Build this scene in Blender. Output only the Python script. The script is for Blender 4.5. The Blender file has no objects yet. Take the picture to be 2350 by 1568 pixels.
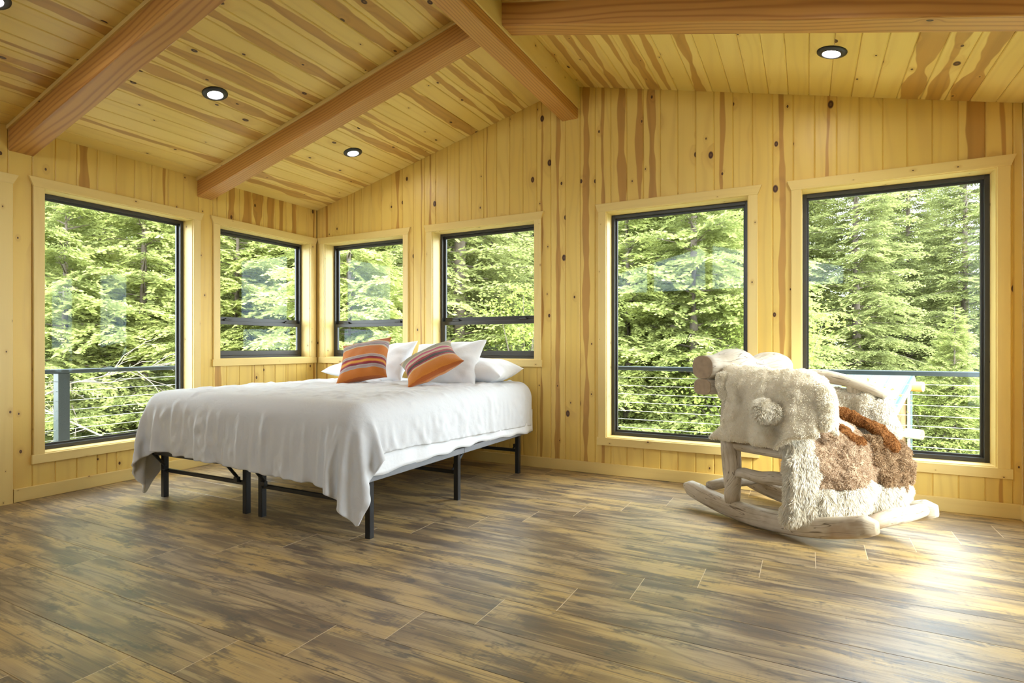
import bpy, bmesh, math, random
import numpy as np
from mathutils import Vector, Matrix

C = bpy.context.scene.collection
SC = bpy.context.scene
PI = math.pi

# ------------------------------------------------------------------ camera
ANG = math.radians(27.562)
cam_d = bpy.data.cameras.new('camera')
cam = bpy.data.objects.new('camera', cam_d)
C.objects.link(cam)
cam.location = (4.586, -4.339, 1.02)
cam.rotation_euler = (PI / 2, 0, ANG)
cam_d.sensor_width = 36.0
cam_d.lens = 1299.0 / 2350.0 * 36.0
cam_d.shift_y = 11.0 / 2350.0
cam_d.clip_start = 0.05
cam_d.clip_end = 300
SC.camera = cam

# ------------------------------------------------------------------ exposure
SC.view_settings.view_transform = 'Standard'
SC.view_settings.look = 'None'
SC.view_settings.gamma = 1.0
SC.view_settings.use_curve_mapping = False
SC.view_settings.exposure = 1.52
SC.cycles.max_bounces = 8
SC.cycles.diffuse_bounces = 4
SC.cycles.glossy_bounces = 4
SC.cycles.transmission_bounces = 6
SC.cycles.transparent_max_bounces = 12
SC.cycles.sample_clamp_indirect = 6.0
SC.cycles.adaptive_threshold = 0.03
SC.cycles.caustics_reflective = False
SC.cycles.caustics_refractive = False

# ------------------------------------------------------------------ sky
world = bpy.data.worlds.new('sky')
SC.world = world
world.use_nodes = True
wn = world.node_tree
wn.nodes.clear()
wo = wn.nodes.new('ShaderNodeOutputWorld')
wb = wn.nodes.new('ShaderNodeBackground')
wc = wn.nodes.new('ShaderNodeTexCoord')
wsx = wn.nodes.new('ShaderNodeSeparateXYZ')
wr = wn.nodes.new('ShaderNodeValToRGB')
wr.color_ramp.elements[0].position = 0.0
wr.color_ramp.elements[0].color = (0.85, 0.905, 1.0, 1)
wr.color_ramp.elements[1].position = 1.0
wr.color_ramp.elements[1].color = (0.77, 0.86, 1.0, 1)
wn.links.new(wc.outputs['Generated'], wsx.inputs[0])
wn.links.new(wsx.outputs['Z'], wr.inputs[0])
wn.links.new(wr.outputs[0], wb.inputs[0])
wb.inputs[1].default_value = 5.0
wn.links.new(wb.outputs[0], wo.inputs[0])

# ------------------------------------------------------------------ hazy sun (thin cloud: a wide soft disc)
sd = bpy.data.lights.new('sun', 'SUN')
sun = bpy.data.objects.new('sun', sd)
C.objects.link(sun)
sd.energy = 2.6
sd.angle = math.radians(14)
sd.color = (1.0, 0.95, 0.86)
sun_to = Vector((-0.80, 0.36, -0.62)).normalized()      # direction the light travels
sun.rotation_euler = sun_to.to_track_quat('-Z', 'Y').to_euler()
sun.location = (12, -6, 9)


def portal(name, c, n, sx, sy):
    """daylight through one opening: marks it for the renderer, gives no light of its own"""
    d = bpy.data.lights.new(name, 'AREA')
    d.shape = 'RECTANGLE'
    d.size = sx
    d.size_y = sy
    d.cycles.is_portal = True
    o = bpy.data.objects.new(name, d)
    C.objects.link(o)
    o.location = c
    q = Vector(n).to_track_quat('-Z', 'Z')
    o.rotation_euler = q.to_euler()
    return o


# ================================================================== helpers
def mesh_obj(name, verts, faces, mat, parent=None, uvs=None, smooth=False, attrs=None, matidx=None):
    me = bpy.data.meshes.new(name)
    me.from_pydata([tuple(v) for v in verts], [], [tuple(f) for f in faces])
    for m in (mat if isinstance(mat, (list, tuple)) else [mat]):
        me.materials.append(m)
    if uvs is not None:
        ul = me.uv_layers.new(name='UVMap')
        ul.data.foreach_set('uv', np.asarray(uvs, np.float32).ravel())
    if matidx is not None:
        me.polygons.foreach_set('material_index', np.asarray(matidx, np.int32))
    if smooth:
        me.polygons.foreach_set('use_smooth', np.ones(len(me.polygons), bool))
    if attrs:
        for k, a in attrs.items():
            at = me.attributes.new(k, 'FLOAT', 'POINT')
            at.data.foreach_set('value', np.asarray(a, np.float32))
    me.update()
    o = bpy.data.objects.new(name, me)
    C.objects.link(o)
    if parent is not None:
        o.parent = parent
    return o


def np_obj(name, V, quads=None, tris=None, mat=None, parent=None, smooth=False, attrs=None):
    """fast mesh from numpy arrays"""
    me = bpy.data.meshes.new(name)
    V = np.asarray(V, np.float32)
    nq = 0 if quads is None else len(quads)
    nt = 0 if tris is None else len(tris)
    loops, starts = [], []
    if nq:
        loops.append(np.asarray(quads, np.int32).ravel())
        starts.append(np.arange(nq, dtype=np.int32) * 4)
    if nt:
        loops.append(np.asarray(tris, np.int32).ravel())
        starts.append(nq * 4 + np.arange(nt, dtype=np.int32) * 3)
    L = np.concatenate(loops)
    S = np.concatenate(starts)
    me.vertices.add(len(V))
    me.vertices.foreach_set('co', V.ravel())
    me.loops.add(len(L))
    me.loops.foreach_set('vertex_index', L)
    me.polygons.add(nq + nt)
    me.polygons.foreach_set('loop_start', S)
    if smooth:
        me.polygons.foreach_set('use_smooth', np.ones(nq + nt, bool))
    if attrs:
        for k, a in attrs.items():
            at = me.attributes.new(k, 'FLOAT', 'POINT')
            at.data.foreach_set('value', np.asarray(a, np.float32))
    me.materials.append(mat)
    me.update(calc_edges=True)
    me.validate()
    o = bpy.data.objects.new(name, me)
    C.objects.link(o)
    if parent is not None:
        o.parent = parent
    return o


def empty(name, loc=(0, 0, 0), rz=0.0):
    o = bpy.data.objects.new(name, None)
    C.objects.link(o)
    o.location = loc
    o.rotation_euler = (0, 0, rz)
    o.empty_display_size = 0.1
    return o


def tag(o, label=None, cat=None, group=None, kind=None):
    if label:
        o['label'] = label
    if cat:
        o['category'] = cat
    if group:
        o['group'] = group
    if kind:
        o['kind'] = kind
    return o


class MB:
    """collects verts / faces / uvs for one mesh"""

    def __init__(s):
        s.v, s.f, s.uv = [], [], []

    def add(s, verts, faces, uvs):
        b = len(s.v)
        s.v += [tuple(x) for x in verts]
        for f, u in zip(faces, uvs):
            s.f.append([i + b for i in f])
            s.uv += [tuple(x) for x in u]

    def build(s, name, mat, parent=None, smooth=False):
        return mesh_obj(name, s.v, s.f, mat, parent, s.uv, smooth)

    def prism(s, O, L, W, N, prof, l0, l1):
        """extrude the profile [(w,n)..] along L from l0(w) to l1(w); uv = (across, along)"""
        O, L, W, N = map(Vector, (O, L, W, N))
        n = len(prof)
        f0 = l0 if callable(l0) else (lambda w: l0)
        f1 = l1 if callable(l1) else (lambda w: l1)
        verts, lo = [], []
        for fn in (f0, f1):
            for (w, h) in prof:
                l = fn(w)
                verts.append(O + L * l + W * w + N * h)
                lo.append(l)
        ws = [p[0] for p in prof]
        wc = (min(ws) + max(ws)) / 2
        per, acc = [], 0.0
        for i in range(n):
            a, b = prof[i], prof[(i + 1) % n]
            per.append((acc, acc + math.hypot(a[0] - b[0], a[1] - b[1])))
            acc += math.hypot(a[0] - b[0], a[1] - b[1])
        faces, uvs = [], []
        for i in range(n):
            j = (i + 1) % n
            faces.append((i, j, n + j, n + i))
            a, b = prof[i], prof[j]
            ua = a[0] - wc + (a[1] if abs(a[0] - b[0]) < 1e-6 else 0)
            ub = b[0] - wc + (b[1] if abs(a[0] - b[0]) < 1e-6 else 0)
            uvs.append(((ua, lo[i]), (ub, lo[j]), (ub, lo[n + j]), (ua, lo[n + i])))
        faces.append(tuple(reversed(range(n))))
        uvs.append([(p[0] - wc, lo[i] + p[1]) for i, p in reversed(list(enumerate(prof)))])
        faces.append(tuple(range(n, 2 * n)))
        uvs.append([(p[0] - wc, lo[n + i] + p[1]) for i, p in enumerate(prof)])
        s.add(verts, faces, uvs)

    def board(s, O, L, W, N, w0, w1, l0, l1, t, c=0.003):
        """board whose front face lies at n=0 (chamfered long edges) and whose back is at n=-t"""
        s.prism(O, L, W, N, [(w0, -t), (w0, -c), (w0 + c, 0), (w1 - c, 0), (w1, -c), (w1, -t)], l0, l1)

    def bar(s, O, L, W, N, w0, w1, n0, n1, l0, l1, c=0.004):
        s.prism(O, L, W, N, [(w0, n0 + c), (w0, n1 - c), (w0 + c, n1), (w1 - c, n1), (w1, n1 - c), (w1, n0 + c),
                             (w1 - c, n0), (w0 + c, n0)], l0, l1)

    def box(s, x0, x1, y0, y1, z0, z1, c=0.0):
        """box, grain along its longest side"""
        d = (x1 - x0, y1 - y0, z1 - z0)
        k = d.index(max(d))
        ax = [Vector((1, 0, 0)), Vector((0, 1, 0)), Vector((0, 0, 1))]
        lo, hi = (x0, y0, z0), (x1, y1, z1)
        L, W, N = ax[k], ax[(k + 1) % 3], ax[(k + 2) % 3]
        w, n = (k + 1) % 3, (k + 2) % 3
        if c > 0:
            s.bar((0, 0, 0), L, W, N, lo[w], hi[w], lo[n], hi[n], lo[k], hi[k], c)
        else:
            s.prism((0, 0, 0), L, W, N, [(lo[w], lo[n]), (lo[w], hi[n]), (hi[w], hi[n]), (hi[w], lo[n])], lo[k], hi[k])

    def disc(s, c, n, r, h, seg=24):
        """short closed cylinder from c along n by h"""
        n = Vector(n).normalized()
        a = n.orthogonal().normalized()
        b = n.cross(a)
        vs = [Vector(c) + (a * math.cos(2 * PI * i / seg) + b * math.sin(2 * PI * i / seg)) * r for i in range(seg)]
        vs += [v + n * h for v in vs]
        fs = [tuple(reversed(range(seg))), tuple(range(seg, 2 * seg))]
        for i in range(seg):
            j = (i + 1) % seg
            fs.append((i, j, seg + j, seg + i))
        s.add(vs, fs, [[(vs[k].x, vs[k].y) for k in f] for f in fs])

    def lathe(s, c, n, prof, seg=32):
        """revolve profile [(r,h)..] round axis n at c (closed loop profile)"""
        n = Vector(n).normalized()
        a = n.orthogonal().normalized()
        b = n.cross(a)
        m = len(prof)
        vs = []
        for i in range(seg):
            d = a * math.cos(2 * PI * i / seg) + b * math.sin(2 * PI * i / seg)
            for (r, h) in prof:
                vs.append(Vector(c) + d * r + n * h)
        fs = []
        for i in range(seg):
            j = (i + 1) % seg
            for k in range(m):
                l = (k + 1) % m
                fs.append((i * m + k, j * m + k, j * m + l, i * m + l))
        s.add(vs, fs, [[(0, 0)] * 4 for f in fs])


def np_noise(P, seed=0, octaves=3, scale=1.0):
    """cheap smooth value noise for arrays of points (n,3) -> (n,) in about -1..1"""
    rng = np.random.default_rng(seed)
    out = np.zeros(len(P))
    amp, fr = 1.0, scale
    for o in range(octaves):
        for k in range(3):
            d = rng.normal(size=3)
            d /= np.linalg.norm(d)
            d2 = rng.normal(size=3)
            d2 /= np.linalg.norm(d2)
            out += amp / 3 * np.sin((P @ d) * fr * 2.3 + rng.uniform(0, 6.28) + 1.7 * np.sin((P @ d2) * fr * 1.7 + rng.uniform(0, 6.28)))
        amp *= 0.5
        fr *= 2.07
    return out
# ================================================================== materials
class X:
    """a node socket with arithmetic"""
    nt = None

    def __init__(s, sock):
        s.s = sock

    @staticmethod
    def m(op, *a, clamp=False):
        n = X.nt.nodes.new('ShaderNodeMath')
        n.operation = op
        n.use_clamp = clamp
        for i, v in enumerate(a):
            if isinstance(v, X):
                X.nt.links.new(v.s, n.inputs[i])
            else:
                n.inputs[i].default_value = v
        return X(n.outputs[0])

    def __add__(a, b): return X.m('ADD', a, b)
    def __radd__(a, b): return X.m('ADD', b, a)
    def __sub__(a, b): return X.m('SUBTRACT', a, b)
    def __rsub__(a, b): return X.m('SUBTRACT', b, a)
    def __mul__(a, b): return X.m('MULTIPLY', a, b)
    def __rmul__(a, b): return X.m('MULTIPLY', b, a)
    def __truediv__(a, b): return X.m('DIVIDE', a, b)
    def abs(a): return X.m('ABSOLUTE', a)
    def frac(a): return X.m('FRACT', a)
    def sin(a): return X.m('SINE', a)
    def pow(a, b): return X.m('POWER', a, b)
    def gt(a, b): return X.m('GREATER_THAN', a, b)
    def clamp(a): return X.m('ADD', a, 0.0, clamp=True)

    def ss(a, lo, hi):
        """smoothstep; lo > hi gives the falling edge"""
        n = X.nt.nodes.new('ShaderNodeMapRange')
        n.interpolation_type = 'SMOOTHSTEP'
        X.nt.links.new(a.s, n.inputs[0])
        inv = False
        if not isinstance(lo, X) and not isinstance(hi, X) and lo > hi:
            lo, hi, inv = hi, lo, True
        for i, v in ((1, lo), (2, hi)):
            if isinstance(v, X):
                X.nt.links.new(v.s, n.inputs[i])
            else:
                n.inputs[i].default_value = v
        n.inputs[3].default_value = 1.0 if inv else 0.0
        n.inputs[4].default_value = 0.0 if inv else 1.0
        return X(n.outputs[0])


def vec(x, y, z=0.0):
    n = X.nt.nodes.new('ShaderNodeCombineXYZ')
    for i, v in enumerate((x, y, z)):
        if isinstance(v, X):
            X.nt.links.new(v.s, n.inputs[i])
        else:
            n.inputs[i].default_value = v
    return X(n.outputs[0])


def noise(v, scale=1.0, detail=2.0, rough=0.5, dist=0.0):
    n = X.nt.nodes.new('ShaderNodeTexNoise')
    n.inputs['Scale'].default_value = scale
    n.inputs['Detail'].default_value = detail
    n.inputs['Roughness'].default_value = rough
    n.inputs['Distortion'].default_value = dist
    X.nt.links.new(v.s, n.inputs['Vector'])
    return X(n.outputs[0])


def voronoi(v, scale=1.0, dims='2D', feature='F1'):
    n = X.nt.nodes.new('ShaderNodeTexVoronoi')
    n.voronoi_dimensions = dims
    n.feature = feature
    n.inputs['Scale'].default_value = scale
    X.nt.links.new(v.s, n.inputs['Vector'])
    sp = X.nt.nodes.new('ShaderNodeSeparateColor')
    X.nt.links.new(n.outputs['Color'], sp.inputs[0])
    return X(n.outputs['Distance']), X(sp.outputs[0]), X(sp.outputs[1]), X(sp.outputs[2])


def col(c):
    n = X.nt.nodes.new('ShaderNodeRGB')
    n.outputs[0].default_value = (c[0], c[1], c[2], 1)
    return X(n.outputs[0])


def mix(f, a, b):
    n = X.nt.nodes.new('ShaderNodeMix')
    n.data_type = 'RGBA'
    for i, v in ((0, f), (6, a), (7, b)):
        if isinstance(v, X):
            X.nt.links.new(v.s, n.inputs[i])
        elif isinstance(v, (tuple, list)):
            n.inputs[i].default_value = (v[0], v[1], v[2], 1)
        else:
            n.inputs[i].default_value = v
    return X(n.outputs[2])


def uv():
    n = X.nt.nodes.new('ShaderNodeUVMap')
    sp = X.nt.nodes.new('ShaderNodeSeparateXYZ')
    X.nt.links.new(n.outputs[0], sp.inputs[0])
    return X(sp.outputs[0]), X(sp.outputs[1])


def objpos():
    n = X.nt.nodes.new('ShaderNodeTexCoord')
    return X(n.outputs['Object'])


def rand():
    n = X.nt.nodes.new('ShaderNodeObjectInfo')
    return X(n.outputs['Random'])


def oattr(name):
    n = X.nt.nodes.new('ShaderNodeAttribute')
    n.attribute_type = 'OBJECT'
    n.attribute_name = name
    return X(n.outputs['Fac'])


def gattr(name):
    n = X.nt.nodes.new('ShaderNodeAttribute')
    n.attribute_type = 'GEOMETRY'
    n.attribute_name = name
    return X(n.outputs['Fac'])


def new_mat(name):
    m = bpy.data.materials.new(name)
    m.use_nodes = True
    m.node_tree.nodes.clear()
    X.nt = m.node_tree
    return m


def finish(m, color, rough=0.5, bump=None, bump_d=0.002, spec=0.5, metal=0.0, sheen=0.0, sub=0.0):
    nt = m.node_tree
    b = nt.nodes.new('ShaderNodeBsdfPrincipled')
    o = nt.nodes.new('ShaderNodeOutputMaterial')
    if isinstance(color, X):
        nt.links.new(color.s, b.inputs['Base Color'])
    else:
        b.inputs['Base Color'].default_value = (color[0], color[1], color[2], 1)
    if isinstance(rough, X):
        nt.links.new(rough.s, b.inputs['Roughness'])
    else:
        b.inputs['Roughness'].default_value = rough
    b.inputs['Specular IOR Level'].default_value = spec
    b.inputs['Metallic'].default_value = metal
    b.inputs['Sheen Weight'].default_value = sheen
    if sub > 0:
        b.inputs['Subsurface Weight'].default_value = sub
    if bump is not None:
        bn = nt.nodes.new('ShaderNodeBump')
        bn.inputs['Strength'].default_value = 1.0
        bn.inputs['Distance'].default_value = bump_d
        nt.links.new(bump.s, bn.inputs['Height'])
        nt.links.new(bn.outputs[0], b.inputs['Normal'])
    nt.links.new(b.outputs[0], o.inputs[0])
    return m


def wood(name, sap, sap2, heart, knot, knot_amt=0.5, knot_scale=4.2, grain_amt=0.35, grain_f=70.0, use_heart=True,
         rough=0.42, grain_col=None, vary=0.5, knot_size=1.0):
    m = new_mat(name)
    u, v = uv()
    r = rand()
    r1 = (r * 17.31).frac()
    r2 = (r * 91.73).frac()
    vv = v + r * 53.0
    uo = u + r1 * 11.0
    d, ca, cb, cc = voronoi(vec(uo, vv * 0.62), knot_scale)
    on = ca.gt(1.0 - knot_amt)
    ksz = (cb * cb * 0.055 + 0.016) * knot_size
    kn = (d / ksz).ss(1.0, 0.72) * on
    halo = (d / ksz).ss(4.5, 0.6) * on
    warp = noise(vec(uo * 5.0, vv * 0.55), 1.0, 2.0)
    fine = noise(vec(uo * 160.0, vv * 3.0), 1.0, 2.0)
    gc = u * grain_f * (0.5 + r1) + warp * 20.0 + halo * 6.0 + noise(vec(uo * 1.5, vv * 1.1), 1.0, 1.0) * 14.0
    ring = (gc.sin() * 0.5 + 0.5).pow(3.0)
    tone = noise(vec(uo * 3.0, vv * 0.8), 1.0, 2.0)
    base = mix((r2 * vary + tone * 0.9 - 0.45 + 0.5 * (1 - vary)).clamp(), sap, sap2)
    gcol = grain_col or tuple(0.55 * a + 0.45 * b for a, b in zip(sap, heart))
    base = mix((ring * grain_amt + (fine - 0.5) * 0.35).clamp(), base, gcol)
    if use_heart:
        h = oattr('heart')
        hc = oattr('heart_at')
        hw = oattr('heart_width')
        n1 = noise(vec(vv * 1.5, r * 31.0), 1.0, 2.0)
        n2 = noise(vec(vv * 2.2, r * 77.0 + 5.0), 1.0, 2.0)
        cen = (n1 - 0.5) * 0.05 + hc
        wid = hw * ((n2 - 0.5) * 3.0 + 0.85)
        dist = (u - cen).abs()
        hm = (dist - wid).ss(0.004, -0.004) * h
        hcol = mix((ring * 0.5 + fine * 0.3).clamp(), heart, tuple(0.72 * a for a in heart))
        base = mix(hm * 0.92, base, hcol)
    base = mix(halo * 0.35, base, heart)
    ringk = ((d / ksz) * 9.0).sin() * 0.5 + 0.5
    base = mix(kn, base, mix(ringk * 0.22, knot, heart))
    return finish(m, base, rough, bump=ring * 0.25 + kn * 0.6 + fine * 0.3, bump_d=0.0006, spec=0.4)


SAP = (0.80, 0.575, 0.165)
SAP2 = (0.73, 0.485, 0.110)
HEART = (0.50, 0.255, 0.055)
KNOT = (0.05, 0.014, 0.005)
M = {}
M['pine_wall'] = wood('pine_wall', SAP, SAP2, HEART, KNOT, knot_amt=0.85, knot_size=1.25, grain_amt=0.5)
M['pine_ceiling'] = wood('pine_ceiling', (0.84, 0.635, 0.22), (0.76, 0.53, 0.135), (0.54, 0.29, 0.065), KNOT, knot_amt=0.70, knot_size=1.2, grain_amt=0.4)
M['pine_trim'] = wood('pine_trim', (0.80, 0.61, 0.25), (0.74, 0.53, 0.175), HEART, KNOT, knot_amt=0.62, knot_scale=7.0,
                      grain_amt=0.2, use_heart=False, knot_size=0.75)
M['fir_beam'] = wood('fir_beam', (0.60, 0.31, 0.085), (0.54, 0.265, 0.068), (0.30, 0.12, 0.03), KNOT, knot_amt=0.35, knot_scale=2.2,
                     grain_amt=0.75, grain_f=260.0, use_heart=False, grain_col=(0.36, 0.15, 0.04), vary=0.2)
M['driftwood'] = None


def floor_mat():
    m = new_mat('rustic_floor')
    u, v = uv()
    r = rand()
    r1 = (r * 13.7).frac()
    vv = v + r * 71.0
    uo = u + r1 * 9.0
    big = noise(vec(uo * 7.0, vv * 1.6), 1.0, 2.0, 0.55)
    hue = noise(vec(uo * 5.0 + 3.0, vv * 1.1), 1.0, 2.0, 0.5)
    streak = noise(vec(uo * 34.0, vv * 1.5), 1.0, 4.0, 0.62)
    dark = noise(vec(uo * 13.0 + 7.0, vv * 2.2), 1.0, 5.0, 0.66)
    fine = noise(vec(uo * 190.0, vv * 4.0), 1.0, 2.0)
    line = noise(vec(uo * 75.0, vv * 1.2), 1.0, 3.0, 0.6)
    blot = noise(vec(uo * 15.0, vv * 5.0 + 3.0), 1.0, 4.0, 0.7)
    saw = noise(vec(uo * 5.0, vv * 75.0), 1.0, 1.0)
    warp = noise(vec(uo * 3.0, vv * 0.9), 1.0, 2.0)
    ring = ((u * 80.0 + warp * 44.0).sin() * 0.5 + 0.5).pow(9.0)
    c = mix(hue.ss(0.40, 0.60), (0.50, 0.335, 0.12), (0.37, 0.265, 0.145))
    c = mix(big.ss(0.55, 0.38) * 0.90, c, (0.155, 0.10, 0.052))
    c = mix(streak.ss(0.50, 0.68) * 0.55, c, (0.58, 0.44, 0.21))
    c = mix(dark.ss(0.50, 0.62) * 0.85, c, (0.085, 0.058, 0.042))
    c = mix(line.ss(0.54, 0.66) * 0.70, c, (0.085, 0.056, 0.034))
    c = mix(ring * hue.ss(0.46, 0.58) * 0.75, c, (0.10, 0.066, 0.04))
    c = mix(blot.ss(0.56, 0.66) * 0.80, c, (0.050, 0.040, 0.036))
    c = mix((fine.ss(0.50, 0.72)) * 0.30, c, (0.16, 0.11, 0.065))
    c = mix(saw.ss(0.52, 0.72) * dark.ss(0.46, 0.56) * 0.45, c, (0.10, 0.075, 0.06))
    c = mix(0.10, c, (0.36, 0.32, 0.27))
    return finish(m, c, 0.30 + fine * 0.14, bump=fine * 0.5 + ring * 0.3, bump_d=0.0007, spec=0.55)


M['floor'] = floor_mat()


def plain(name, c, rough=0.5, spec=0.5, metal=0.0, amt=0.08, scale=40.0, bump_d=0.0004):
    m = new_mat(name)
    p = objpos()
    n = noise(p, scale, 3.0)
    cc = mix(n, tuple(x * (1 - amt) for x in c), tuple(min(1, x * (1 + amt)) for x in c))
    return finish(m, cc, rough, bump=n, bump_d=bump_d, spec=spec, metal=metal)


M['black_metal'] = plain('black_metal', (0.012, 0.012, 0.013), 0.38, 0.5)
M['bronze_frame'] = plain('bronze_frame', (0.034, 0.031, 0.026), 0.34, 0.5)
M['gray_metal'] = plain('gray_metal', (0.22, 0.23, 0.25), 0.4, 0.5)
M['rail_metal'] = plain('rail_metal', (0.020, 0.030, 0.033), 0.35, 0.5)
M['cable'] = plain('cable', (0.75, 0.75, 0.72), 0.35, 0.5, 0.6)
M['black_plastic'] = plain('black_plastic', (0.014, 0.013, 0.013), 0.45)
M['subfloor'] = plain('subfloor', (0.50, 0.42, 0.29), 0.6)
M['worn_edge'] = plain('worn_edge', (0.62, 0.50, 0.33), 0.6)
M['backing'] = plain('backing', (0.30, 0.19, 0.07), 0.8)
M['outer_skin'] = plain('outer_skin', (0.25, 0.20, 0.15), 0.8)
M['deck_board'] = wood('deck_board', (0.70, 0.66, 0.58), (0.62, 0.58, 0.50), (0.45, 0.38, 0.30), KNOT, use_heart=False, rough=0.7)  # unseen boards, made pale to bounce daylight up to the ceiling


def cloth(name, c, warm=0.0):
    m = new_mat(name)
    p = objpos()
    weave = noise(p, 900.0, 1.0)
    soft = noise(p, 6.0, 3.0, 0.55)
    cre = noise(p, 26.0, 4.0, 0.6, 1.2)
    cc = mix(soft, tuple(x * 0.97 for x in c), c)
    return finish(m, cc, 0.85, bump=cre * 0.30 + soft * 1.4 + weave * 0.02, bump_d=0.006, spec=0.2, sheen=0.1)


M['white_cloth'] = cloth('white_cloth', (0.83, 0.84, 0.86))
M['duvet_cloth'] = cloth('duvet_cloth', (0.68, 0.685, 0.70))
M['pillow_cloth'] = cloth('pillow_cloth', (0.85, 0.86, 0.88))


def stripes(name, bands):
    """woven wool bands across the cushion; bands = [(v_start, colour)..]"""
    m = new_mat(name)
    u, v = uv()
    p = objpos()
    w = v + (noise(p, 70.0, 2.0) - 0.5) * 0.012
    n = X.nt.nodes.new('ShaderNodeValToRGB')
    n.color_ramp.interpolation = 'CONSTANT'
    e = n.color_ramp.elements
    while len(e) < len(bands):
        e.new(0.5)
    for i, (pos, c) in enumerate(bands):
        e[i].position = pos
        e[i].color = (c[0], c[1], c[2], 1)
    X.nt.links.new(w.s, n.inputs[0])
    c = X(n.outputs[0])
    yarn = (v * 520.0).sin() * 0.5 + 0.5
    fuzz = noise(p, 420.0, 2.0)
    c = mix(fuzz * 0.35, c, mix(0.5, c, (0.10, 0.05, 0.03)))
    c = mix(yarn * 0.18, c, mix(0.6, c, (0.05, 0.02, 0.02)))
    return finish(m, c, 0.9, bump=yarn * 0.6 + fuzz, bump_d=0.0015, spec=0.15, sheen=0.25)


OR = (0.62, 0.19, 0.028)
ORD = (0.46, 0.115, 0.02)
GY = (0.42, 0.37, 0.33)
LI = (0.40, 0.27, 0.29)
MAR = (0.22, 0.018, 0.030)
YEL = (0.72, 0.34, 0.045)
CRM = (0.58, 0.45, 0.30)
PNK = (0.55, 0.055, 0.17)
RED = (0.34, 0.016, 0.035)
BLK = (0.022, 0.017, 0.014)
OLV = (0.30, 0.28, 0.19)
M['stripe_orange'] = stripes('stripe_orange', [(0.0, ORD), (0.02, OR), (0.17, GY), (0.195, LI), (0.225, GY), (0.25, MAR), (0.28, RED), (0.30, OR), (0.315, YEL),
                                               (0.355, OR), (0.37, RED), (0.395, MAR), (0.42, GY), (0.445, LI), (0.47, CRM), (0.485, OR), (0.70, CRM),
                                               (0.725, GY), (0.75, (0.16, 0.14, 0.13)), (0.765, LI), (0.805, (0.16, 0.14, 0.13)), (0.82, GY), (0.845, CRM), (0.87, ORD)])
M['stripe_red'] = stripes('stripe_red', [(0.0, ORD), (0.02, (0.66, 0.22, 0.03)), (0.205, YEL), (0.225, CRM), (0.255, RED), (0.30, BLK), (0.33, (0.05, 0.03, 0.02)),
                                         (0.36, BLK), (0.38, RED), (0.45, CRM), (0.52, PNK), (0.565, (0.42, 0.05, 0.12)), (0.59, CRM), (0.65, OLV), (0.84, CRM), (0.92, LI)])


def glass_mat():
    m = new_mat('window_glass')
    nt = m.node_tree
    t = nt.nodes.new('ShaderNodeBsdfTransparent')
    t.inputs[0].default_value = (0.95, 0.98, 0.96, 1)
    g = nt.nodes.new('ShaderNodeBsdfGlossy')
    g.inputs['Roughness'].default_value = 0.01
    g.inputs['Color'].default_value = (0.17, 0.21, 0.24, 1)
    f = nt.nodes.new('ShaderNodeFresnel')
    gm = nt.nodes.new('ShaderNodeNewGeometry')
    mr = nt.nodes.new('ShaderNodeMapRange')
    mr.inputs[3].default_value = 1.45
    mr.inputs[4].default_value = 1.0 / 1.45
    nt.links.new(gm.outputs['Backfacing'], mr.inputs[0])
    nt.links.new(mr.outputs[0], f.inputs[0])
    mx = nt.nodes.new('ShaderNodeMixShader')
    o = nt.nodes.new('ShaderNodeOutputMaterial')
    nt.links.new(f.outputs[0], mx.inputs[0])
    nt.links.new(t.outputs[0], mx.inputs[1])
    nt.links.new(g.outputs[0], mx.inputs[2])
    nt.links.new(mx.outputs[0], o.inputs[0])
    return m


M['glass'] = glass_mat()


def emit_mat(name, c, s):
    m = new_mat(name)
    e = m.node_tree.nodes.new('ShaderNodeEmission')
    e.inputs[0].default_value = (*c, 1)
    e.inputs[1].default_value = s
    o = m.node_tree.nodes.new('ShaderNodeOutputMaterial')
    m.node_tree.links.new(e.outputs[0], o.inputs[0])
    return m


M['lamp_lens'] = emit_mat('lamp_lens', (1.0, 0.98, 0.96), 75.0)


def driftwood_mat():
    m = new_mat('driftwood')
    p = objpos()
    u, v = uv()
    big = noise(p, 6.0, 3.0, 0.6)
    gr = noise(vec(u * 60.0, v * 5.0), 1.0, 3.0, 0.6)
    cr = noise(vec(u * 26.0, v * 2.2 + 4.0), 1.0, 2.0)
    c = mix(big.ss(0.35, 0.65), (0.44, 0.365, 0.265), (0.60, 0.53, 0.43))
    c = mix(gr.ss(0.45, 0.75) * 0.55, c, (0.33, 0.25, 0.165))
    c = mix(noise(p, 3.1, 3.0).ss(0.56, 0.7) * 0.6, c, (0.27, 0.16, 0.075))
    c = mix((cr - 0.5).abs().ss(0.012, 0.0) * 0.8, c, (0.09, 0.06, 0.035))
    return finish(m, c, 0.62, bump=gr * 0.6 + big, bump_d=0.003, spec=0.3)


M['driftwood'] = driftwood_mat()


M['sawn_wood'] = plain('sawn_wood', (0.30, 0.205, 0.12), 0.7, amt=0.35, scale=30.0)


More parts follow.
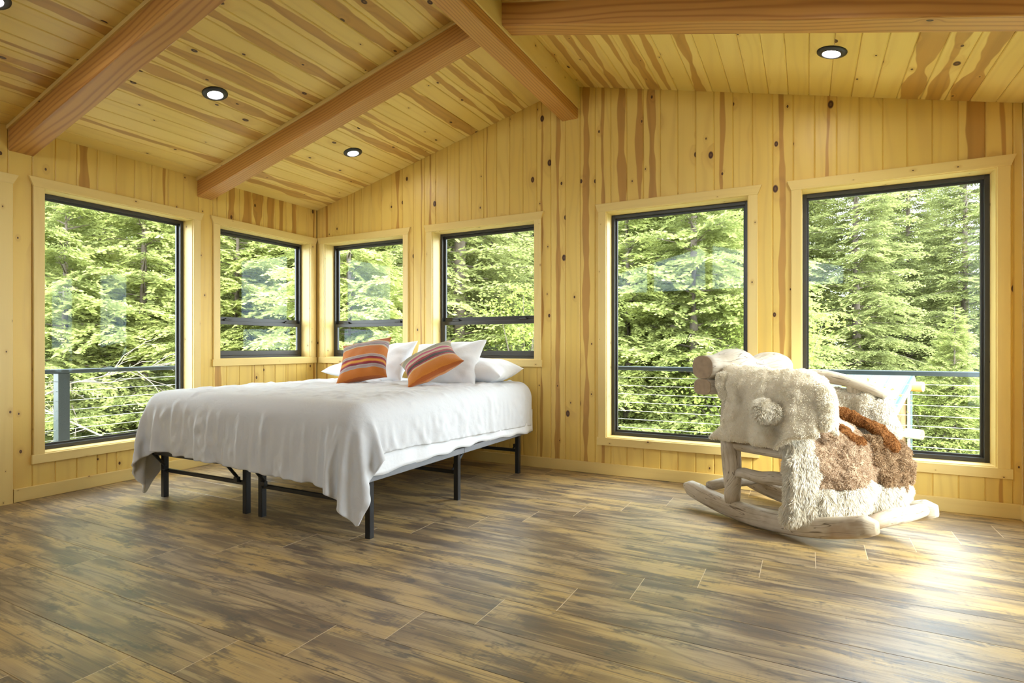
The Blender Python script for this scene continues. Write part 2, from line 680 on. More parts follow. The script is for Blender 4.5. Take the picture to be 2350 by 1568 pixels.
def fur_mat(name, c, c2):
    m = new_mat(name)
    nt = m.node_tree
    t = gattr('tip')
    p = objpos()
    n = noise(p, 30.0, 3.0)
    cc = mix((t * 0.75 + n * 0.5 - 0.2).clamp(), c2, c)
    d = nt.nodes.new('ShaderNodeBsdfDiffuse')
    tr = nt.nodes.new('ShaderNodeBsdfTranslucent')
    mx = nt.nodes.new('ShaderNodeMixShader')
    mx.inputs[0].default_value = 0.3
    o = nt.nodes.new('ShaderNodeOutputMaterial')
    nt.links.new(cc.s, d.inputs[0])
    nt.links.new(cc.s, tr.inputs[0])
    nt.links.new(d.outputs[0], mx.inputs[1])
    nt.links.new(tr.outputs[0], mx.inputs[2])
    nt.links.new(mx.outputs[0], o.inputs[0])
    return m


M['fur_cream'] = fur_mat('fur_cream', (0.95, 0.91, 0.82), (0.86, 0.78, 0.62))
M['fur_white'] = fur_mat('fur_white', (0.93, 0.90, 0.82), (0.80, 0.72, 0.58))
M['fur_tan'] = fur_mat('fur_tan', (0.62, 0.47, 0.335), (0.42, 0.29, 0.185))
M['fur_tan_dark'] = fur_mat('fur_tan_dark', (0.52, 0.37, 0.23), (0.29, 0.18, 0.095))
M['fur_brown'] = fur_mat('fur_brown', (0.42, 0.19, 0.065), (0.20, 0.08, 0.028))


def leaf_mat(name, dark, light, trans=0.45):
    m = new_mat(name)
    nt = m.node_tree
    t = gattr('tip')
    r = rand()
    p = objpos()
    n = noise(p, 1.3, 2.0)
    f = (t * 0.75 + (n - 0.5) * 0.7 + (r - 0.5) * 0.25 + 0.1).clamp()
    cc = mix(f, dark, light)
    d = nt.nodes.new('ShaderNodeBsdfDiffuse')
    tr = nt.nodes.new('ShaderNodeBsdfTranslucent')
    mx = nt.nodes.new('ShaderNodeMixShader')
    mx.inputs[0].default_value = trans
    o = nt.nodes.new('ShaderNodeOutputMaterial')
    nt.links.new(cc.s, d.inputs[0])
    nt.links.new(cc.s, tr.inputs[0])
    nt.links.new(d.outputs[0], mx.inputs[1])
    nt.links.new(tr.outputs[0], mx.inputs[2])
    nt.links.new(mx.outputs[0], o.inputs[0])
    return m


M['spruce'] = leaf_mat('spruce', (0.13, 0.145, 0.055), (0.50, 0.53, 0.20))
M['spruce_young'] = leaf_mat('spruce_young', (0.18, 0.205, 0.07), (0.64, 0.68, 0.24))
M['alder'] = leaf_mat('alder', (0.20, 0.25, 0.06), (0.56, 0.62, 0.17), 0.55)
M['bark'] = plain('bark', (0.20, 0.16, 0.13), 0.9, 0.2, amt=0.4, scale=12.0, bump_d=0.02)
M['dead_twig'] = plain('dead_twig', (0.40, 0.34, 0.26), 0.9, 0.2)
M['forest_floor'] = plain('forest_floor', (0.10, 0.12, 0.04), 0.95, 0.1, amt=0.5, scale=1.5)
M['roof_metal'] = plain('roof_metal', (0.15, 0.21, 0.24), 0.6, 0.5)
M['log_end'] = plain('log_end', (0.62, 0.30, 0.07), 0.6)
M['cabin_board'] = plain('cabin_board', (0.20, 0.115, 0.045), 0.7, amt=0.3, scale=8.0)
M['white_trim'] = plain('white_trim', (0.62, 0.58, 0.52), 0.6)
M['teal_trim'] = plain('teal_trim', (0.05, 0.09, 0.085), 0.5)
# ================================================================== room shell
random.seed(7)
XR, YR = 5.71, -7.0            # right wall, rear wall
XRIDGE, ZE, SL = 2.855, 2.449, 0.247
ZRIDGE = ZE + SL * XRIDGE
WT = 0.17                      # wall thickness
PITCH = 0.1295


def roof_z(x):
    return ZE + SL * (x if x < XRIDGE else 2 * XRIDGE - x)


def struct(o):
    o['kind'] = 'structure'
    return o


# window openings: (a0, a1, z0, z1) along each wall
Z_LO, Z_HI, Z_TOP = 0.30, 0.912, 2.083
LEFT_WIN = [(-2.402, -1.365, Z_LO, Z_TOP), (-1.112, -0.098, Z_HI, Z_TOP)]
BACK_WIN = [(0.121, 1.143, Z_HI, Z_TOP), (1.491, 2.534, Z_HI, Z_TOP), (3.173, 4.208, Z_LO, Z_TOP), (4.555, 5.583, Z_LO, Z_TOP)]
DOOR = (-4.60, -2.685, 0.0, Z_TOP)

AX = {
    'back': (Vector((0, 0, 0)), Vector((1, 0, 0)), Vector((0, -1, 0))),
    'left': (Vector((0, 0, 0)), Vector((0, 1, 0)), Vector((1, 0, 0))),
    'right': (Vector((5.71, 0, 0)), Vector((0, 1, 0)), Vector((-1, 0, 0))),
}
UPV = Vector((0, 0, 1))


def wall_backing(mb, O, W, N, a0, a1, ztop, holes, n0, n1):
    """boxes round the openings, n0..n1 behind the room face"""
    cuts = sorted({a0, a1} | {h[0] for h in holes} | {h[1] for h in holes} | ({XRIDGE} if W.x else set()))
    for b0, b1 in zip(cuts[:-1], cuts[1:]):
        zs = [(0.0, None)]
        for h in holes:
            if h[0] <= b0 + 1e-6 and h[1] >= b1 - 1e-6:
                zs = [(0.0, h[2]), (h[3], None)] if h[2] > 0.01 else [(h[3], None)]
        for z0, z1 in zs:
            prof = [(b0, n0), (b0, n1), (b1, n1), (b1, n0)]
            mb.prism(O, UPV, W, N, prof, z0, (lambda w: ztop(w)) if z1 is None else z1)


def wall_planks(parent, side, a0, a1, phase, ztop, holes, hearts):
    O, W, N = AX[side]
    k = math.floor((a0 - phase) / PITCH)
    i = 0
    while phase + PITCH * k < a1 - 1e-4:
        w0, w1 = max(a0, phase + PITCH * k), min(a1, phase + PITCH * (k + 1))
        k += 1
        if w1 - w0 < 0.004:
            continue
        levels = {0.0}
        for h in holes:
            if h[0] < w1 and h[1] > w0:
                levels |= {h[2], h[3]}
        levels = sorted(levels)
        wc = (w0 + w1) / 2
        pieces, mb = [], MB()
        for j, z0 in enumerate(levels):
            z1 = levels[j + 1] if j + 1 < len(levels) else None
            zm = (z0 + z1) / 2 if z1 else 2.3
            segs = [(w0, w1)]
            for h in holes:
                if h[2] < zm < h[3]:
                    ns = []
                    for s0, s1 in segs:
                        if h[1] <= s0 or h[0] >= s1:
                            ns.append((s0, s1))
                        else:
                            if h[0] > s0:
                                ns.append((s0, h[0]))
                            if h[1] < s1:
                                ns.append((h[1], s1))
                    segs = [q for q in ns if q[1] - q[0] > .004]
            if not segs and mb.f:
                pieces.append(mb)            # a window cuts the board in two
                mb = MB()
            for s0, s1 in segs:
                # uv centred on the whole plank, so a plank cut by a window keeps its figure
                sub = MB()
                sub.board(O, UPV, W, N, s0, s1, z0, (lambda w: ztop(w) + 0.004) if z1 is None else z1, 0.016, 0.0055)
                off = (s0 + s1) / 2 - wc
                base = len(mb.v)
                mb.v += sub.v
                mb.f += [[q + base for q in f] for f in sub.f]
                mb.uv += [(a + off, b) for a, b in sub.uv]
        if mb.f:
            pieces.append(mb)
        for pi, mb in enumerate(pieces):
            o = mb.build('plank', M['pine_wall'], parent)
            near = [(abs(hx - wc), hx, hw) for hx, hw in hearts if w0 <= hx < w1]
            if near and pi == len(pieces) - 1:
                _, hx, hw = min(near)
                o['heart'], o['heart_at'], o['heart_width'] = 1.0, max(-0.035, min(0.035, hx - wc)), hw * 1.45
            elif random.random() < 0.10:
                o['heart'], o['heart_at'], o['heart_width'] = 1.0, random.uniform(-0.04, 0.04), random.uniform(0.004, 0.012)
            else:
                o['heart'], o['heart_at'], o['heart_width'] = 0.0, 0.0, 0.0


mb = MB()
grow = lambda hs: [(h[0] - .012, h[1] + .012, h[2] - (.012 if h[2] > .01 else 0), h[3] + .012) for h in hs]
wall_backing(mb, *AX['back'], -WT, XR + WT, lambda w: roof_z(min(max(w, 0), XR)) + 0.02, grow(BACK_WIN), -WT, -0.016)
wall_back = struct(mb.build('wall_back', M['backing']))
wall_planks(wall_back, 'back', 0.0, XR, 3.723 - PITCH * 40, roof_z, grow(BACK_WIN),
            [(0.144, .012), (1.077, .013), (1.458, .010), (2.604, .009), (2.75, .013), (2.998, .019), (3.134, .010), (3.163, .022),
             (3.294, .020), (3.45, .018), (3.534, .024), (4.038, .014), (4.43, .013), (5.50, .030)])
mb = MB()
wall_backing(mb, *AX['left'], YR - WT, 0.0, lambda w: ZE + 0.02, grow(LEFT_WIN + [DOOR]), -WT, -0.016)
wall_left = struct(mb.build('wall_left', M['backing']))
wall_planks(wall_left, 'left', -5.2, 0.0, -0.14 - PITCH * 45, lambda w: ZE, grow(LEFT_WIN + [DOOR]),
            [(-1.13, .020), (-1.00, .026), (-0.84, .030), (-0.574, .024), (-0.457, .020), (-2.17, .028), (-0.72, .04), (-0.297, .03)])

# unseen sides of the room: a right wall with a window, a rear wall with glazing added for light
RIGHT_WIN = [(-1.85, -0.45, 0.30, 2.1)]
REAR_WIN = []
mb = MB()
wall_backing(mb, *AX['right'], YR - WT, 0.0, lambda w: ZE + 0.02, grow(RIGHT_WIN), -WT, -0.016)
wall_right = struct(mb.build('wall_right', M['backing']))
wall_planks(wall_right, 'right', -5.2, 0.0, -0.03 - PITCH * 45, lambda w: ZE, grow(RIGHT_WIN), [])
mb = MB()
mb.bar((XR, 0, 0), (0, 1, 0), UPV, (-1, 0, 0), 0.0, 0.089, 0.0, 0.015, -5.2, -0.015, 0.003)
struct(mb.build('baseboard_right', M['pine_trim']))
# unseen gable glazing, added to throw daylight on the upper walls and ceiling
FILL_GLAZING = [(0.55, 1.65), (1.75, 2.80), (2.91, 3.96), (4.06, 5.16)]
GZ0 = 2.14
mb = MB()
cuts = sorted({-WT, XR + WT, XRIDGE} | {g[0] for g in FILL_GLAZING} | {g[1] for g in FILL_GLAZING})
rz_ = lambda w: roof_z(min(max(w, 0), XR)) + .02
for b0, b1 in zip(cuts[:-1], cuts[1:]):
    open_ = any(g[0] <= b0 + 1e-6 and g[1] >= b1 - 1e-6 for g in FILL_GLAZING)
    for z0, z1 in ([(0, GZ0), (lambda w: rz_(w) - .14, rz_)] if open_ else [(0, rz_)]):
        mb.prism((0, YR, 0), UPV, (1, 0, 0), (0, 1, 0), [(b0, -WT), (b0, 0), (b1, 0), (b1, -WT)], z0, z1)
struct(mb.build('wall_rear', M['pine_wall']))
for k, (g0, g1) in enumerate(FILL_GLAZING):
    mb = MB()
    mb.prism((0, YR, 0), UPV, (1, 0, 0), (0, 1, 0), [(g0, -.09), (g0, -.085), (g1, -.085), (g1, -.09)], GZ0, lambda w: rz_(w) - .14)
    struct(mb.build('window_%d' % (7 + k), M['glass']))  # pane of the added fill glazing, not a known window

# ---- daylight openings
for (a0, a1, z0, z1) in LEFT_WIN:
    portal('portal', (-WT - .02, (a0 + a1) / 2, (z0 + z1) / 2), (1, 0, 0), a1 - a0, z1 - z0)
for (a0, a1, z0, z1) in BACK_WIN:
    portal('portal', ((a0 + a1) / 2, WT + .02, (z0 + z1) / 2), (0, -1, 0), a1 - a0, z1 - z0)
for (a0, a1, z0, z1) in RIGHT_WIN:
    portal('portal', (XR + WT + .02, (a0 + a1) / 2, (z0 + z1) / 2), (-1, 0, 0), a1 - a0, z1 - z0)
for (a0, a1) in FILL_GLAZING:
    z0, z1 = GZ0, roof_z((a0 + a1) / 2) - .12
    portal('portal', ((a0 + a1) / 2, YR - WT - .02, (z0 + z1) / 2), (0, 1, 0), a1 - a0, z1 - z0)

# ---- ceiling: two slopes of long boards running with the ridge
mb = MB()
for sgn in (1, -1):
    xs = (-0.45, XRIDGE) if sgn > 0 else (XRIDGE, XR + 0.45)
    z0, z1 = ZE + SL * (xs[0] if sgn > 0 else XRIDGE), ZE + SL * (XRIDGE if sgn > 0 else 2 * XRIDGE - xs[1])
    t = 0.018
    mb.prism((0, 0, 0), (0, -1, 0), (1, 0, 0), UPV, [(xs[0], z0 + t), (xs[1], z1 + t), (xs[1], z1 + 0.16), (xs[0], z0 + 0.16)], -0.5, -YR + 0.4)
ceiling = struct(mb.build('ceiling', M['backing']))
ln = math.hypot(1, SL)
BAYS = [(0.0, 1.25), (1.25, 2.53), (2.53, 3.81), (3.81, 7.0)]
for sgn in (1, -1):
    Wd = Vector((1, 0, SL)) / ln if sgn > 0 else Vector((-1, 0, SL)) / ln
    Nd = Vector((SL, 0, -1)) / ln if sgn > 0 else Vector((-SL, 0, -1)) / ln
    O = Vector((0 if sgn > 0 else XR, 0, ZE))
    total = XRIDGE * ln
    nrow = 23
    pw = total / nrow
    for bi, (b0, b1) in enumerate(BAYS):
        for k in range(nrow):
            mb = MB()
            mb.board(O, (0, -1, 0), Wd, Nd, k * pw + .0006, (k + 1) * pw - .0006, b0, b1, 0.016, 0.005)
            o = mb.build('plank', M['pine_ceiling'], ceiling)
            up = k / nrow
            if sgn > 0:
                p = [(0.2, 0.12), (0.15, 0.5)][0][0] + 0.75 * max(0, up - 0.45) / 0.55
                dark = k in {0: (1, 5, 10, 11), 1: (6, 8, 10, 13, 15), 2: (3, 4, 9), 3: ()}[bi]
            else:
                p = 0.95 * max(0, up - 0.38) / 0.5
                dark = k in (2, 3, 4)
            if dark or random.random() < p:
                o['heart'], o['heart_at'] = 1.0, random.uniform(-0.02, 0.02)
                o['heart_width'] = random.uniform(0.03, 0.06) if dark else random.uniform(0.018, 0.05)
            else:
                o['heart'], o['heart_at'], o['heart_width'] = 0.0, 0.0, 0.0

# ---- floor: wide rustic boards running with the x axis, joints stepping like a stair
mb = MB()
mb.box(-WT, XR + WT, YR - WT, WT, -0.22, -0.010)
floor = struct(mb.build('floor', M['subfloor']))
FP, FL = 0.2345, 1.504
for k in range(-9, 14):
    y0, y1 = -3.268 + FP * k, -3.268 + FP * (k + 1)
    y1 = min(y1, 0.0)
    if y1 - y0 < 0.02:
        continue
    xj = (2.836 + 0.223 * k) % FL
    edges = [0.0] + [xj + FL * j for j in range(-1, 5) if 0.03 < xj + FL * j < XR - 0.03] + [XR]
    for x0, x1 in zip(edges[:-1], edges[1:]):
        mb = MB()
        mb.board((0, 0, 0), (1, 0, 0), (0, 1, 0), UPV, y0 + .0004, y1 - .0004, x0 + .0013, x1 - .0013, 0.009, 0.0012)
        mb.build('plank', M['floor'], floor)
mb = MB()
for k in range(-9, 14):
    y0, y1 = -3.268 + FP * k, min(-3.268 + FP * (k + 1), 0.0)
    xj = (2.836 + 0.223 * k) % FL
    for j in range(-1, 5):
        x = xj + FL * j
        if 0.03 < x < XR - 0.03 and y1 - y0 > .02:
            mb.box(x - .0014, x + .0014, y0 + .001, y1 - .001, -.008, .0003)
worn = mb.build('worn_joint_edges', M['worn_edge'], floor)
worn['kind'] = 'stuff'
mb = MB()
mb.box(0, XR, YR, -3.268 - FP * 9, -0.01, 0.0)
struct(mb.build('floor_rear', M['floor'])).parent = floor

# ---- baseboards
mb = MB()
mb.board((0, 0, 0), (1, 0, 0), UPV, (0, -1, 0.0), 0.0, 0.089, 0.014, XR, 0.0, 0.003)
mb = MB()
mb.bar((0, 0, 0), (1, 0, 0), UPV, (0, -1, 0), 0.0, 0.089, 0.0, 0.015, 0.015, XR, 0.003)
struct(mb.build('baseboard_back', M['pine_trim']))
mb = MB()
mb.bar((0, 0, 0), (0, 1, 0), UPV, (1, 0, 0), 0.0, 0.089, 0.0, 0.015, -2.576, 0.0, 0.003)
struct(mb.build('baseboard_left', M['pine_trim']))


# ---- windows
CW = 0.063


def window(idx, side, w0, w1, z0, z1, hung):
    O, W, N = AX[side]
    root = struct(empty('window_%d' % idx, O + W * ((w0 + w1) / 2) + UPV * z0))
    inv = Matrix.Translation(-root.location)

    def put(mb, name, mat):
        o = mb.build(name, mat, root)
        o.data.transform(inv)
        return o
    r = 0.005
    # casing: head with splayed ends, two legs, a plain board below
    zb = z1 + r
    mb = MB()
    mb.board(O + N * 0.020, W, UPV, N, zb, zb + 0.066, lambda z: w0 - r - CW - 0.026 * (z - zb) / 0.066,
             lambda z: w1 + r + CW + 0.026 * (z - zb) / 0.066, 0.020, 0.002)
    put(mb, 'head_casing', M['pine_trim'])
    for a, b in ((w0 - r - CW, w0 - r), (w1 + r, w1 + r + CW)):
        mb = MB()
        mb.board(O + N * 0.017, UPV, W, N, a, b, z0 - r, zb, 0.017, 0.0025)
        put(mb, 'side_casing', M['pine_trim'])
    mb = MB()
    mb.board(O + N * 0.020, W, UPV, N, z0 - r - 0.062, z0 - r, w0 - r - CW - 0.009, w1 + r + CW + 0.009, 0.020, 0.0025)
    put(mb, 'apron', M['pine_trim'])
    # jamb lining
    d = 0.127
    for nm, a, b, c0, c1 in (('jamb', w0 - .016, w0, z0, z1), ('jamb', w1, w1 + .016, z0, z1)):
        mb = MB()
        mb.bar(O, UPV, W, N, a, b, -d, 0.001, c0, c1, 0.002)
        put(mb, nm, M['pine_trim'])
    for nm, a, b in (('sill', z0 - .016, z0), ('head_jamb', z1, z1 + .016)):
        mb = MB()
        mb.bar(O, W, UPV, N, a, b, -d, 0.001, w0 - .016, w1 + .016, 0.002)
        put(mb, nm, M['pine_trim'])

    def ring(mb, a0, a1, b0, b1, t, n0, n1, tb=None, tt=None):
        tb, tt = tb or t, tt or t
        mb.bar(O, UPV, W, N, a0, a0 + t, n0, n1, b0, b1, 0.002)
        mb.bar(O, UPV, W, N, a1 - t, a1, n0, n1, b0, b1, 0.002)
        mb.bar(O, W, UPV, N, b0, b0 + tb, n0, n1, a0 + t, a1 - t, 0.002)
        mb.bar(O, W, UPV, N, b1 - tt, b1, n0, n1, a0 + t, a1 - t, 0.002)
    F = M['bronze_frame']
    mb = MB()
    ring(mb, w0, w1, z0, z1, 0.022 if hung else 0.026, -0.172, -0.118)
    put(mb, 'frame', F)
    if not hung:
        mb = MB()
        ring(mb, w0 + .022, w1 - .022, z0 + .022, z1 - .022, 0.018, -0.170, -0.150)
        put(mb, 'glazing_bead', F)
        mb = MB()
        mb.prism(O, UPV, W, N, [(w0 + .03, -.162), (w0 + .03, -.158), (w1 - .03, -.158), (w1 - .03, -.162)], z0 + .03, z1 - .03)
        put(mb, 'glass_pane', M['glass'])
    else:
        zm = 1.262
        mb = MB()
        ring(mb, w0 + .022, w1 - .022, zm - .016, z1 - .022, 0.022, -0.170, -0.148, tb=0.045)
        up = put(mb, 'upper_sash', F)
        mb = MB()
        mb.prism(O, UPV, W, N, [(w0 + .036, -.161), (w0 + .036, -.157), (w1 - .036, -.157), (w1 - .036, -.161)], zm + .02, z1 - .04)
        g = mb.build('glass_pane', M['glass'], up)
        g.data.transform(inv)
        mb = MB()
        ring(mb, w0 + .022, w1 - .022, z0 + .022, zm - .008, 0.030, -0.147, -0.120, tb=0.046, tt=0.034)
        lo = put(mb, 'lower_sash', F)
        mb = MB()
        mb.prism(O, UPV, W, N, [(w0 + .048, -.136), (w0 + .048, -.132), (w1 - .048, -.132), (w1 - .048, -.136)], z0 + .06, zm - .04)
        g = mb.build('glass_pane', M['glass'], lo)
        g.data.transform(inv)
        for a in (w0 + 0.17, w1 - 0.17):
            mb = MB()
            mb.bar(O, W, UPV, N, zm - .008, zm + .006, -0.146, -0.122, a - .035, a + .035, 0.003)
            mb.bar(O, W, UPV, N, zm + .006, zm + .016, -0.146, -0.132, a - .012, a + .022, 0.003)
            g = mb.build('latch', F, lo)
            g.data.transform(inv)
    return root


for i, (a0, a1, z0, z1) in enumerate(LEFT_WIN):
    window(i + 1, 'left', a0, a1, z0, z1, z0 > 0.5)
for i, (a0, a1, z0, z1) in enumerate(BACK_WIN):
    window(i + 3, 'back', a0, a1, z0, z1, z0 > 0.5)

for a0, a1, z0, z1 in RIGHT_WIN:
    window(11, 'right', a0, a1, z0, z1, False)

# ---- boarded door at the near end of the left wall (only its casing shows)
dr = struct(empty('door_1', (0, (DOOR[0] + DOOR[1]) / 2, 0)))
iv = Matrix.Translation(-dr.location)
O, W, N = AX['left']
for a, b in ((DOOR[1], DOOR[1] + 0.104), (DOOR[0] - 0.104, DOOR[0])):
    mb = MB()
    mb.board(O + N * 0.018, UPV, W, N, a, b, 0.0, 2.075, 0.018, 0.0025)
    mb.build('side_casing', M['pine_trim'], dr).data.transform(iv)
mb = MB()
mb.board(O + N * 0.021, W, UPV, N, 2.075, 2.137, lambda z: DOOR[0] - .104 - .03 * (z - 2.075) / .062, lambda z: DOOR[1] + .104 + .03 * (z - 2.075) / .062, 0.021, 0.002)
mb.build('head_casing', M['pine_trim'], dr).data.transform(iv)
for k in range(14):
    w0 = DOOR[0] + (DOOR[1] - DOOR[0]) / 14 * k
    mb = MB()
    mb.board(O - N * .04, UPV, W, N, w0 + .001, w0 + (DOOR[1] - DOOR[0]) / 14 - .001, 0.012, 2.07, .04, .005)
    mb.build('door_board', M['pine_trim'], dr).data.transform(iv)

# ---- timber: ridge beam and rafters
mb = MB()
mb.bar((0, 0, 0), (0, -1, 0), (1, 0, 0), UPV, 2.786, 2.927, 2.878, 3.165, 0.0, -YR, 0.006)
rb = mb.build('ridge_beam', M['fir_beam'])
tag(rb, 'long fir ridge beam running under the peak of the ceiling to the back wall', 'beam')
for k, x in enumerate((2.9285,)):
    mb = MB()
    mb.bar((0, 0, 0), (0, -1, 0), UPV, (1, 0, 0), 2.955, 3.14, 2.927, 2.939, 0.0, -YR, 0.003)
    o = mb.build('cladding_board', M['pine_trim'], rb)
RW = 0.1365
RAFT = [(-1.2505, 1, 'fir rafter on the left slope ending between the two left wall windows'),
        (-2.531, 1, 'fir rafter nearest the camera on the left ceiling slope'),
        (-3.811, 1, 'fir rafter on the left slope behind the camera'),
        (-1.2505, -1, 'fir rafter crossing the top of the picture over the right slope'),
        (-2.531, -1, 'fir rafter on the right slope overhead before the camera'),
        (-3.811, -1, 'fir rafter on the right slope behind the camera')]
for yc, sgn, lab in RAFT:
    if sgn > 0:
        O = Vector((0, yc, ZE)); L = Vector((1, 0, SL)); l0, l1 = 0.0, 2.786
    else:
        O = Vector((XR, yc, ZE)); L = Vector((-1, 0, SL)); l0, l1 = 0.0, XR - 2.939
    Nn = UPV
    root = empty('rafter_beam', O + L * l0)
    tag(root, lab, 'beam', 'fir rafters under the ceiling')
    iv = Matrix.Translation(-root.location)
    mb = MB()
    mb.bar(O, L, (0, 1, 0), Nn, -RW / 2, RW / 2, -0.160, -0.022, l0, l1, 0.004)
    mb.build('timber', M['fir_beam'], root).data.transform(iv)
    mb = MB()
    mb.bar(O, L, (0, 1, 0), Nn, -RW / 2 - 0.012, RW / 2 + 0.012, -0.026, 0.0, l0, l1, 0.002)
    mb.build('nailer_strip', M['pine_trim'], root).data.transform(iv)

# ---- recessed downlights
nl = Vector((SL, 0, -1)).normalized()
nr = Vector((-SL, 0, -1)).normalized()
LIGHTS = [(1.07, -0.604, 1, 'small round black-rimmed downlight nearest the wall corner'),
          (1.07, -1.90, 1, 'round black-rimmed downlight in the bay between the two left rafters'),
          (1.07, -3.075, 1, 'round black-rimmed downlight at the top left corner of the picture'),
          (4.71, -0.64, -1, 'round black-rimmed downlight on the right slope above the rightmost window'),
          (4.71, -1.90, -1, 'round black-rimmed downlight on the right slope behind the beam')]
for x, y, sgn, lab in LIGHTS:
    n = nl if sgn > 0 else nr
    c = Vector((x, y, roof_z(x)))
    root = empty('recessed_downlight', c)
    tag(root, lab, 'ceiling light', 'recessed ceiling downlights')
    mb = MB()
    mb.lathe((0, 0, 0), n, [(0.047, 0.014), (0.052, 0.017), (0.068, 0.008), (0.078, 0.005), (0.079, 0.0), (0.047, 0.0)], 36)
    mb.build('trim_ring', M['black_plastic'], root, smooth=True)
    mb = MB()
    mb.disc((0, 0, 0), n, 0.0455, 0.0045, 36)
    mb.build('lens', M['lamp_lens'], root)

# ---- black outlet low on the back wall
root = empty('wall_outlet', (4.385, -0.0, 0.33))
tag(root, 'small black outlet plate on the boards between the two tall right windows', 'outlet')
mb = MB()
mb.bar((0, 0, 0), UPV, (1, 0, 0), (0, -1, 0), -0.033, 0.033, 0.0, 0.007, -0.055, 0.055, 0.003)
mb.build('cover_plate', M['black_plastic'], root)
for z in (-0.022, 0.022):
    mb = MB()
    mb.bar((0, 0, z), UPV, (1, 0, 0), (0, -1, 0), -0.016, 0.016, 0.006, 0.010, -0.014, 0.014, 0.002)
    mb.build('socket', M['bronze_frame'], root)
# ================================================================== bed
def tube(mb, pts, r, seg=8):
    sweep(mb, pts, [r] * len(pts), seg)


def sweep(mb, pts, rad, seg=12, ell=None, noise_amt=0.0, seed=0, cap=True, up=Vector((0, 0, 1))):
    """closed tube along pts; ell=(a,b,p) superellipse scale and power; uv=(around, along)"""
    pts = [Vector(p) for p in pts]
    n = len(pts)
    rng = random.Random(seed)
    ph = [rng.uniform(0, 6.28) for _ in range(8)]
    V, acc = [], [0.0]
    for i in range(1, n):
        acc.append(acc[-1] + (pts[i] - pts[i - 1]).length)
    for i in range(n):
        t = (pts[min(i + 1, n - 1)] - pts[max(i - 1, 0)]).normalized()
        a = t.cross(up)
        if a.length < 1e-3:
            a = t.cross(Vector((1, 0, 0)))
        a.normalize()
        b = a.cross(t).normalized()
        for k in range(seg):
            th = 2 * PI * k / seg
            c, s = math.cos(th), math.sin(th)
            ra, rb_, pw = (1, 1, 1) if ell is None else ell
            if pw != 1:
                c = math.copysign(abs(c) ** pw, c)
                s = math.copysign(abs(s) ** pw, s)
            q = rad[i]
            if noise_amt:
                q *= 1 + noise_amt * (math.sin(2 * th + ph[0] + acc[i] * 3) * .4 + math.sin(3 * th + ph[1] - acc[i] * 5) * .3
                                      + math.sin(acc[i] * 11 + ph[2]) * .5 + math.sin(acc[i] * 23 + ph[3] + th) * .25)
            V.append(pts[i] + a * (c * q * ra) + b * (s * q * rb_))
    F, U = [], []
    for i in range(n - 1):
        for k in range(seg):
            l = (k + 1) % seg
            F.append((i * seg + k, i * seg + l, (i + 1) * seg + l, (i + 1) * seg + k))
            U.append(((k / seg * .4, acc[i]), ((k + 1) / seg * .4, acc[i]), ((k + 1) / seg * .4, acc[i + 1]), (k / seg * .4, acc[i + 1])))
    if cap:
        F.append(tuple(reversed(range(seg))))
        U.append([(.1 * math.cos(k), .1 * math.sin(k)) for k in range(seg)])
        F.append(tuple(range((n - 1) * seg, n * seg)))
        U.append([(.1 * math.cos(k), .1 * math.sin(k)) for k in range(seg)])
    mb.add(V, F, U)


BX0, BX1, BY0, BY1 = 0.68, 2.565, -2.13, -0.14
bed = empty('platform_bed', ((BX0 + BX1) / 2, (BY0 + BY1) / 2, 0))
tag(bed, 'black folding metal platform bed frame with square legs under the white bedding', 'bed frame')
ib = Matrix.Translation(-bed.location)


def bpart(mb, name, mat, smooth=False, parent=None):
    o = mb.build(name, mat, bed if parent is None else parent, smooth)
    o.data.transform(ib)
    return o


XH = [(0.715, 1.545), (1.685, 2.52)]
YL = [-2.02, -1.17, -0.28]
for y in YL:
    for xa, xb in XH:
        for x in (xa, xb):
            mb = MB()
            mb.bar((x, y, 0), UPV, (1, 0, 0), (0, 1, 0), -.0175, .0175, -.0175, .0175, 0.0, 0.312, 0.003)
            bpart(mb, 'leg', M['black_metal'])
        mb = MB()
        mb.bar((0, y, 0.182), (1, 0, 0), (0, 1, 0), UPV, -.009, .009, -.012, .012, xa + .0175, xb - .0175, 0.002)
        bpart(mb, 'stretcher', M['black_metal'])
        mb = MB()
        mb.bar((0, y, 0.312), (1, 0, 0), (0, 1, 0), UPV, -.014, .014, -.014, .018, xa - .0, xb + .0, 0.002)
        bpart(mb, 'cross_bar', M['black_metal'])
        dy = -0.125 if y < -2 else (0.13 if y > -1 else 0.16)
        for x in (xa + .05, xb - .05):
            mb = MB()
            tube(mb, [(x, y, 0.184), (x + .01, y + dy * .25, .21)], 0.007, 6)
            tube(mb, [(x + .01, y + dy * .18, .206), (x + .025, y + dy * 1.0, .325)], 0.0095, 6)
            mb.box(x - .006, x + .026, y + dy * .3 - .012, y + dy * .3 + .012, .196, .226, 0.004)
            bpart(mb, 'folding_brace', M['black_metal'])
for x, nm in ((BX0 - .002, 'side_rail'), (1.545 + .02, 'inner_rail'), (1.685 - .02, 'inner_rail'), (BX1 - .012, 'side_rail')):
    for ya, yb in ((BY0, -1.165), (-1.160, BY1)):
        mb = MB()
        mb.bar((x, 0, 0), (0, 1, 0), (1, 0, 0), UPV, -.008, .020, .312, .350, ya, yb, 0.003)
        bpart(mb, nm, M['gray_metal'])
mb = MB()
for y in np.arange(BY0 + .05, BY1, 0.085):
    mb.bar((0, float(y), 0), (1, 0, 0), (0, 1, 0), UPV, -.003, .003, .338, .344, BX0, BX1, 0.001)
o = bpart(mb, 'wire_deck', M['black_metal'])
o['kind'] = 'stuff'
mb = MB()
mb.bar((0, 0, 0), (1, 0, 0), (0, 1, 0), UPV, BY0 - .012, BY0 + .016, .312, .348, BX0 - .01, BX1 + .008, 0.003)
